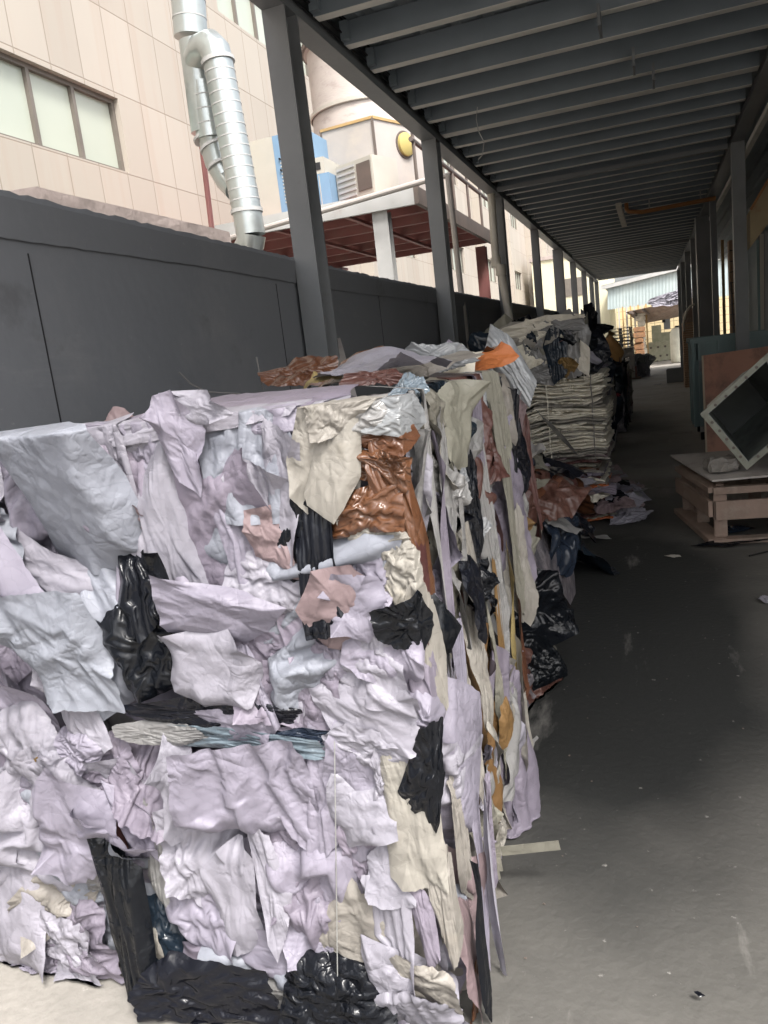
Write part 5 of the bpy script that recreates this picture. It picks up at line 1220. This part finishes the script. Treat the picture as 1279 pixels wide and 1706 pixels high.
# the same stack going on under and behind it
gb = 'bales in the row behind the cream bale'
strata('grey_paper_bale', xl-.6, xl-.02, YB+.05, YB+1.1, 0, zt-.02, 26, ['beige', 'grey', 'sagegrey', 'cream'], 'dim grey bale left of the cream bale against the wall', seed=15, strap=False, group=gb)
dark_bale('mixed_film_bale', -1.75, -.62, 9.0, 10.2, 0, 1.0, PALD+[('beige', 3), ('cream', 2)], 'lower dark bale right behind the cream bale', n=20, seed=9, group=gb)
dark_bale('mixed_film_bale', -1.75, -.72, 9.1, 10.2, 1.0, 1.62, PALG, 'grey and white mixed bale behind the topmost dark bale', n=22, seed=10, group=gb)
dark_bale('mixed_film_bale', -1.9, P(1016, 640, 1, 10.8).x, 10.8, 12.2, 0, 1.3, PALG+[('lilac', 2)], 'bale with mauve scraps third back along the wall', n=22, seed=12, group=gb)
dark_bale('cloth_bale', -1.7, P(1040, 640, 1, 13.2).x, 13.2, 14.8, 0, 1.15, [('black', 4), ('red', 3), ('rust', 2), ('navy', 3), ('beige', 1)], 'dark cloth bale with red patches farthest back before the pallets', n=30, seed=14, group=gb)
dark_bale('cloth_bale', -1.7, P(1050, 640, 1, 15.4).x, 15.4, 16.8, 0, .9, [('sagegrey', 4), ('beige', 2), ('rust', 2), ('black', 2)], 'small olive bale just behind the red patched cloth bale', n=20, seed=16, group=gb)
# orange sack on top
def sack():
    c = P(1016, 583, 1, 13.6)
    t = thing('orange_sack', (c.x, 13.6, c.z-.35), 'bulging orange woven sack sitting on the row of far bales', 'sack')
    bm = bmesh.new(); bmesh.ops.create_icosphere(bm, subdivisions=4, radius=1); rn = random.Random(1)
    for v in bm.verts:
        k = 1+.05*math.sin(v.co.x*9+v.co.z*7)+rn.uniform(-.02, .02); z = v.co.z
        v.co = Vector((c.x+v.co.x*.21*k*(1-.25*max(0, z)), 13.6+v.co.y*.2*k, c.z-.04+z*.27*k))
    obj('sack_body', bm, mat('orange_woven', (.50, .28, .10), (.42, .22, .08), rough=.6, scale=8, bump=.4, bscale=18), t, smooth=True)
    obj('sack_neck', T([(c.x, 13.6, c.z+.18), (c.x+.02, 13.6, c.z+.25), (c.x+.05, 13.6, c.z+.29)], [.07, .04, .08], 12), M['ochre'], t, smooth=True)
sack()

# ---------------------------------------------------------------- far end
def pallets():
    Y = 28.0
    x0 = P(1016, 600, 1, Y).x; x1 = P(1056, 600, 1, Y).x
    zb = P(1035, 580, 1, Y).z; ztp = P(1035, 546, 1, Y).z
    g = 'silver pallets stacked at the end of the aisle'
    n = 6; H = (ztp-zb)/n
    proto = None
    words = ['lowest silver pallet of the stack beyond the far bales', 'second silver pallet from the bottom of its stack', 'third silver pallet from the bottom of its stack', 'third silver pallet from the top of its stack', 'second silver pallet from the top of its stack', 'topmost silver pallet of the stack beyond the far bales']
    for k in range(n):
        if proto is None:
            t = thing('pallet', (x0, Y, zb), words[0], 'pallet', g); proto = t
            obj('top_deck', B(x0, x1, Y, Y+1, zb+H*.78, zb+H*.97), m_frame, t); obj('bottom_deck', B(x0, x1, Y, Y+1, zb+.004, zb+H*.18), m_frame, t)
            for q in (0, .44, .88): obj('block', B(x0+(x1-x0)*q, x0+(x1-x0)*(q+.12), Y+.02, Y+.98, zb+H*.185, zb+H*.775), m_frame, t)
        else:
            r = proto.copy(); C.objects.link(r); r.location = (x0+random.uniform(-.02, .02), Y, zb+k*H); r['label'] = words[k]
            for ch in list(proto.children): c = ch.copy(); C.objects.link(c); c.parent = r
    t = thing('wrapped_load', (x0, Y, 0), 'white wrapped load in a wire cage carrying the silver pallets', 'load')
    core(t, x0+.02, x1, Y, Y+1, .08, zb-.02, m=m_white, amp=.02, cuts=6, seed=3)
    for q in range(7): xx = x0+(x1-x0)*q/6; obj('cage_bar', T([(xx, Y-.05, .05), (xx, Y-.05, zb)], .008, 5), m_frame, t)
    for q in range(5): zz = .08+(zb-.1)*q/4; obj('cage_bar', T([(x0, Y-.055, zz), (x1, Y-.055, zz)], .008, 5), m_frame, t)
    t = thing('wrapped_bundle', (x1+.4, Y+1, 0), 'white foil wrapped bundle beside the caged load', 'bundle')
    a = P(1058, 575, 1, Y+1).x; b_ = P(1080, 600, 1, Y+1).x
    random.seed(3)
    core(t, a, b_, Y+1, Y+1.8, 0, .75, m=M['white'], amp=.06, cuts=6, seed=8); fill(t, 'front', a, b_, Y+1, Y+1.8, 0, .75, 8, [('white', 2), ('silver', 2)], size=(.3, .5))
    t = thing('red_crate', P(1050, 628, 2, 0), 'small red brown crate on the floor before the caged load', 'crate')
    c = P(1050, 632, 2, 0); w2 = .22
    obj('crate_box', B(c.x-w2, c.x+w2, c.y, c.y+.4, .06, .42), m_redox, t, bevel=.01); obj('crate_base', B(c.x-.3, c.x+.35, c.y-.1, c.y+.5, 0, .055), m_wood, t)
    t = thing('dark_box', P(1125, 640, 2, 0), 'small dark open box on the floor left of the teal bin', 'box')
    c = P(1126, 637, 2, 0)
    bm = bmesh.new(); box(bm, c.x-.25, c.x+.35, c.y, c.y+.02, 0, .4); box(bm, c.x-.25, c.x+.35, c.y+.5, c.y+.52, 0, .4); box(bm, c.x-.25, c.x-.23, c.y+.021, c.y+.499, 0, .4); box(bm, c.x+.33, c.x+.35, c.y+.021, c.y+.499, 0, .4); box(bm, c.x-.2, c.x+.3, c.y+.03, c.y+.49, .01, .3)
    obj('box_walls', bm, m_steel, t)
pallets()

def far_end():
    # open shed across the end
    Y = 40
    t = thing('far_shed', (0, Y, 0), 'pale teal gabled shed across the far end of the aisle', 'shed')
    a = P(1012, 478, 1, Y); b = P(1150, 444, 1, Y); c = P(1150, 500, 1, Y); d = P(1012, 516, 1, Y)
    a = a+(a-b)*.0; b2 = b+(b-a)*1.2; c2 = c+(c-d)*1.2
    # corrugated gable panel
    n = 110; vs = []; fs = []
    for i in range(n+1):
        q = i/n; top = a.lerp(b2, q); bot = d.lerp(c2, q); off = .014*(1 if i % 2 else 0); vs += [(top.x, Y+off, top.z), (bot.x, Y+off, bot.z)]
    for i in range(n): fs.append((2*i, 2*i+1, 2*i+3, 2*i+2))
    raw('gable_cladding', vs, fs, m_tealsheet, t)
    obj('verge_trim', BM(a+Vector((-.3, -.1, -.02)), b2+Vector((0, -.1, .1)), .2, .18), m_frame, t)
    raw('roof_slope', [a+Vector((-.3, 0, .1)), b2+Vector((0, 0, .2)), b2+Vector((0, 14, .2)), a+Vector((-.3, 14, .1))], [(0, 1, 2, 3)], m_tealsheet, t)
    # lean-to roof under it with brown underside
    e = P(1045, 518, 1, Y-1); f = P(1150, 498, 1, Y-3.5)
    raw('lean_to_roof', [P(1042, 520, 1, Y-.5), P(1150, 497, 1, Y-4), P(1190, 495, 1, Y-4), P(1190, 520, 1, Y+2), P(1150, 524, 1, Y+2), P(1068, 540, 1, Y+2)], [(0, 1, 2, 3, 4, 5)], m_wood, t)
    for i in range(5): obj('rafter', BM(P(1050+i*22, 520-i*4, 1, Y-1.5), P(1075+i*22, 534-i*4, 1, Y+1.5), .1, .12), m_rail, t)
    for i in range(8):
        x = P(1030+i*6.5, 530, 1, Y-.2).x; obj('stanchion', B(x, x+.07, Y-.2, Y-.12, 0, P(1030, 512, 1, Y).z), m_bamboo if i % 2 else m_frame, t)
    random.seed(31)
    for (px_, py_, w_) in ((1108, 498, 1.0), (1128, 490, 1.0), (1140, 496, .8), (1120, 503, .8)):
        sheet(t, 'torn_film', 'pinch', P(px_, py_, 1, Y-4.2), 'front', w_, w_*.4, .2, M['white'], 1, .8, 1.5)
    t = thing('tiled_building', (2, 52, 0), 'low sunlit yellow tiled wall closing the view beyond the shed', 'building')
    obj('tiled_wall', B(-4.6, 14, 56, 56.4, 0, 4.4), m_tile, t); obj('wall_cap', B(-4.6, 14, 55.97, 56.43, 4.403, 4.55), m_conc, t)
    t = thing('cream_building', (-5.5, 52, 0), 'cream building seen between the last posts and the far shed', 'building')
    obj('wall', B(-6.4, -2.2, 47, 55.9, 0, 6.2), mat('cream_wall', (.62, .58, .42), (.55, .52, .38), rough=.7, scale=1), t)
    obj('roof_cap', B(-6.5, -2.1, 46.9, 56, 6.203, 6.4), m_conc, t)
    for z in (1.4, 4): obj('window', B(-5, -3.5, 46.96, 46.995, z, z+1), m_wframe, t)
    # stacked goods
    def bundle(name, px0, px1, py0, py1, Y, mt, label, cat, rnd=.04, seed=1):
        a = P(px0, py1, 1, Y); b = P(px1, py0, 1, Y)
        t = thing(name, ((a.x+b.x)/2, Y, 0), label, cat)
        bm = bmesh.new(); z = 0; rn = random.Random(seed); H = b.z
        k = 0
        while z < H-.05:
            h = rn.uniform(.2, .34); h = min(h, H-z); box(bm, a.x+rn.uniform(0, .12), b.x-rn.uniform(0, .12), Y+rn.uniform(0, .1), Y+.9, z, z+h-.01, rz=rn.uniform(-.06, .06)); z += h; k += 1
        obj('stacked_bundles', bm, mt, t, bevel=.03)
    bundle('rusty_bundle_stack', 1056, 1075, 543, 592, 36, mat('orange_brown_card', (.42, .22, .10), (.2, .12, .08), scale=4, rough=.7), 'orange brown stack of bundles right of the silver pallets', 'stack')
    bundle('straw_bundle', 1058, 1076, 520, 545, 39.5, M['cream'], 'pale ragged bundle stacked high behind the orange brown stack', 'stack', seed=4)
    # rolls
    g = 'grey green rolls lying beyond the aisle'
    lbs = ['leftmost grey green roll of the heap beyond the aisle', 'roll second from the left in the grey green heap', 'middle grey green roll facing the aisle', 'roll right of the middle in the grey green heap', 'rightmost grey green roll below the machine', 'upper left roll resting on the grey green heap', 'upper middle roll resting on the grey green heap', 'upper right roll resting on the grey green heap']
    pr = None
    for i in range(8):
        low = i < 5; px_ = (1078+i*11) if low else 1084+(i-5)*12; rr = .26
        c = P(px_, 590 if low else 578, 1, 42); cz = rr if low else rr*2.7
        if pr is None:
            r = thing('net_roll', (c.x, 42, cz), lbs[i], 'roll', g); pr = r
            o = obj('roll_body', T([(c.x, 42, cz), (c.x, 43.4, cz)], rr, 16), m_green, r, smooth=True)
            obj('roll_core', T([(c.x, 41.98, cz), (c.x, 41.995, cz)], rr*.22, 12), m_rail, r)
        else:
            r = pr.copy(); C.objects.link(r); r.location = (c.x, 42+random.uniform(-.2, .2), cz); r['label'] = lbs[i]
            for ch in list(pr.children): k = ch.copy(); C.objects.link(k); k.parent = r
    # machine silhouette
    t = thing('grinding_machine', P(1112, 575, 1, 44), 'tall grey green machine with a hopper head beyond the rolls', 'machine')
    Yc = 44
    def bx(nm, p0, p1, p2, p3, m, d=.8): A = P(p0, p3, 1, Yc); Bq = P(p2, p1, 1, Yc); obj(nm, B(A.x, Bq.x, Yc, Yc+d, max(0, A.z), Bq.z), m, t, bevel=.03)
    bx('body', 1104, 552, 1120, 606, m_green); bx('hopper_head', 1106, 527, 1116, 549, m_steel, .5); bx('side_box', 1088, 541, 1101, 606, m_green, .6)
    A = P(1103, 534, 1, Yc); obj('crank', T([A, A+Vector((.15, 0, 0))], .12, 10), m_dark, t)
    t = thing('plastic_tank', P(1127, 590, 1, 38), 'pale upright plastic tank at the left of the teal bin top', 'tank')
    c = P(1129, 565, 1, 38); tz = P(1129, 545, 1, 38).z
    obj('tank_shell', T([(c.x, 38, .02), (c.x, 38, .1), (c.x, 38, tz-.25), (c.x, 38, tz-.06), (c.x, 38, tz)], [.30, .34, .34, .24, .1], 20), m_pale, t, smooth=True)
    obj('tank_cap', T([(c.x, 38, tz), (c.x, 38, tz+.07)], .11, 14), m_dark, t)
    t = thing('carton_stack', P(1152, 560, 1, 24), 'tan layered stack showing just above the bin rim', 'stack')
    a = P(1138, 560, 1, 22); b = P(1166, 533, 1, 22); bm = bmesh.new(); z = 0
    while z < b.z-.03: box(bm, a.x, b.x, 22, 22.8, z, z+.05); z += .06
    obj('carton_layers', bm, m_brick, t)
    t = thing('pale_hose', P(1137, 530, 1, 21), 'pale hose arching beside the right posts above the stack', 'hose')
    obj('hose_run', T([P(x, y, 1, 21) for x, y in ((1139, 552), (1139, 535), (1143, 520), (1150, 510), (1157, 507))], .025, 8), m_pvc, t, smooth=True)
    t = thing('tank_pump', P(1150, 540, 1, 21.5), 'brown grey round housing on top of the tan stack', 'machine')
    c = P(1151, 527, 1, 22.4); obj('housing', T([(c.x, 22.2, c.z), (c.x, 22.6, c.z)], .2, 18), m_wood, t, smooth=True); obj('housing_stand', B(c.x-.12, c.x+.12, 22.25, 22.55, b.z+.01, c.z-.18), m_wood, t)
far_end()

# ---------------------------------------------------------------- floor litter
def litter():
    random.seed(44)
    spots = [(1120, 925, .10, .05, 'beige', 'small folded card scrap on the floor before the crate stand'), (1274, 997, .06, .08, 'white', 'white torn scrap on the floor at the right edge'),
             (1166, 1656, .03, .012, 'black', 'tiny dark chip on the floor near the bottom right corner'), (930, 892, .42, .12, 'beige', 'long pale crumpled strip on the floor by the dark heap'), (985, 895, .3, .1, 'grey', 'grey film strip lying right of the long pale strip'),
             (1020, 700, .10, .06, 'beige', 'small scrap on the floor beside the far bales'), (1245, 900, .55, .2, 'black', 'black film bunched on the floor under the crate stand'), (1215, 880, .3, .2, 'navy', 'dark blue film between the crate stand legs'),
             (1120, 722, .5, .05, 'beige', 'straw like strips on the floor left of the bin castor'), (1095, 640, .3, .1, 'white', 'white scrap on the floor far down the aisle')]
    for (px_, py_, a, b, mk, lb) in spots:
        c = P(px_, py_, 2, .02); o = sheet(None, 'paper_scrap' if mk in ('beige', 'white') else 'film_scrap', random.choice(('fold', 'crumple', 'pinch')), (0, 0, .02), 'top', a, b, random.uniform(-.4, .4), M[mk], 1, .5, .8)
        o.location = (c.x, c.y, 0); tag(o, lb, 'scrap', 'loose scraps on the aisle floor')
    q = thing('floor_stick', P(1240, 930, 2, 0), 'thin dark stick on the floor right of the crate stand foot', 'stick')
    obj('stick', T([P(1248, 926, 2, .01), P(1290, 916, 2, .01)], .006, 6), m_cable, q)
    # grit: uncountable
    rn = np.random.default_rng(5); vs = []; fs = []
    for i in range(420):
        x = rn.uniform(-.7, 2.2); y = rn.uniform(1.2, 16) ; s = rn.uniform(.002, .006); b0 = len(vs)
        for k in range(4): a = k*1.57+rn.uniform(0, 1); vs.append((x+s*math.cos(a), y+s*math.sin(a), .001))
        vs.append((x, y, s*.8)); fs += [(b0+k, b0+(k+1) % 4, b0+4) for k in range(4)]
    tag(raw('grit', vs, fs, m_rail), 'fine grit and crumbs scattered over the concrete floor', 'grit', kind='stuff')
litter()
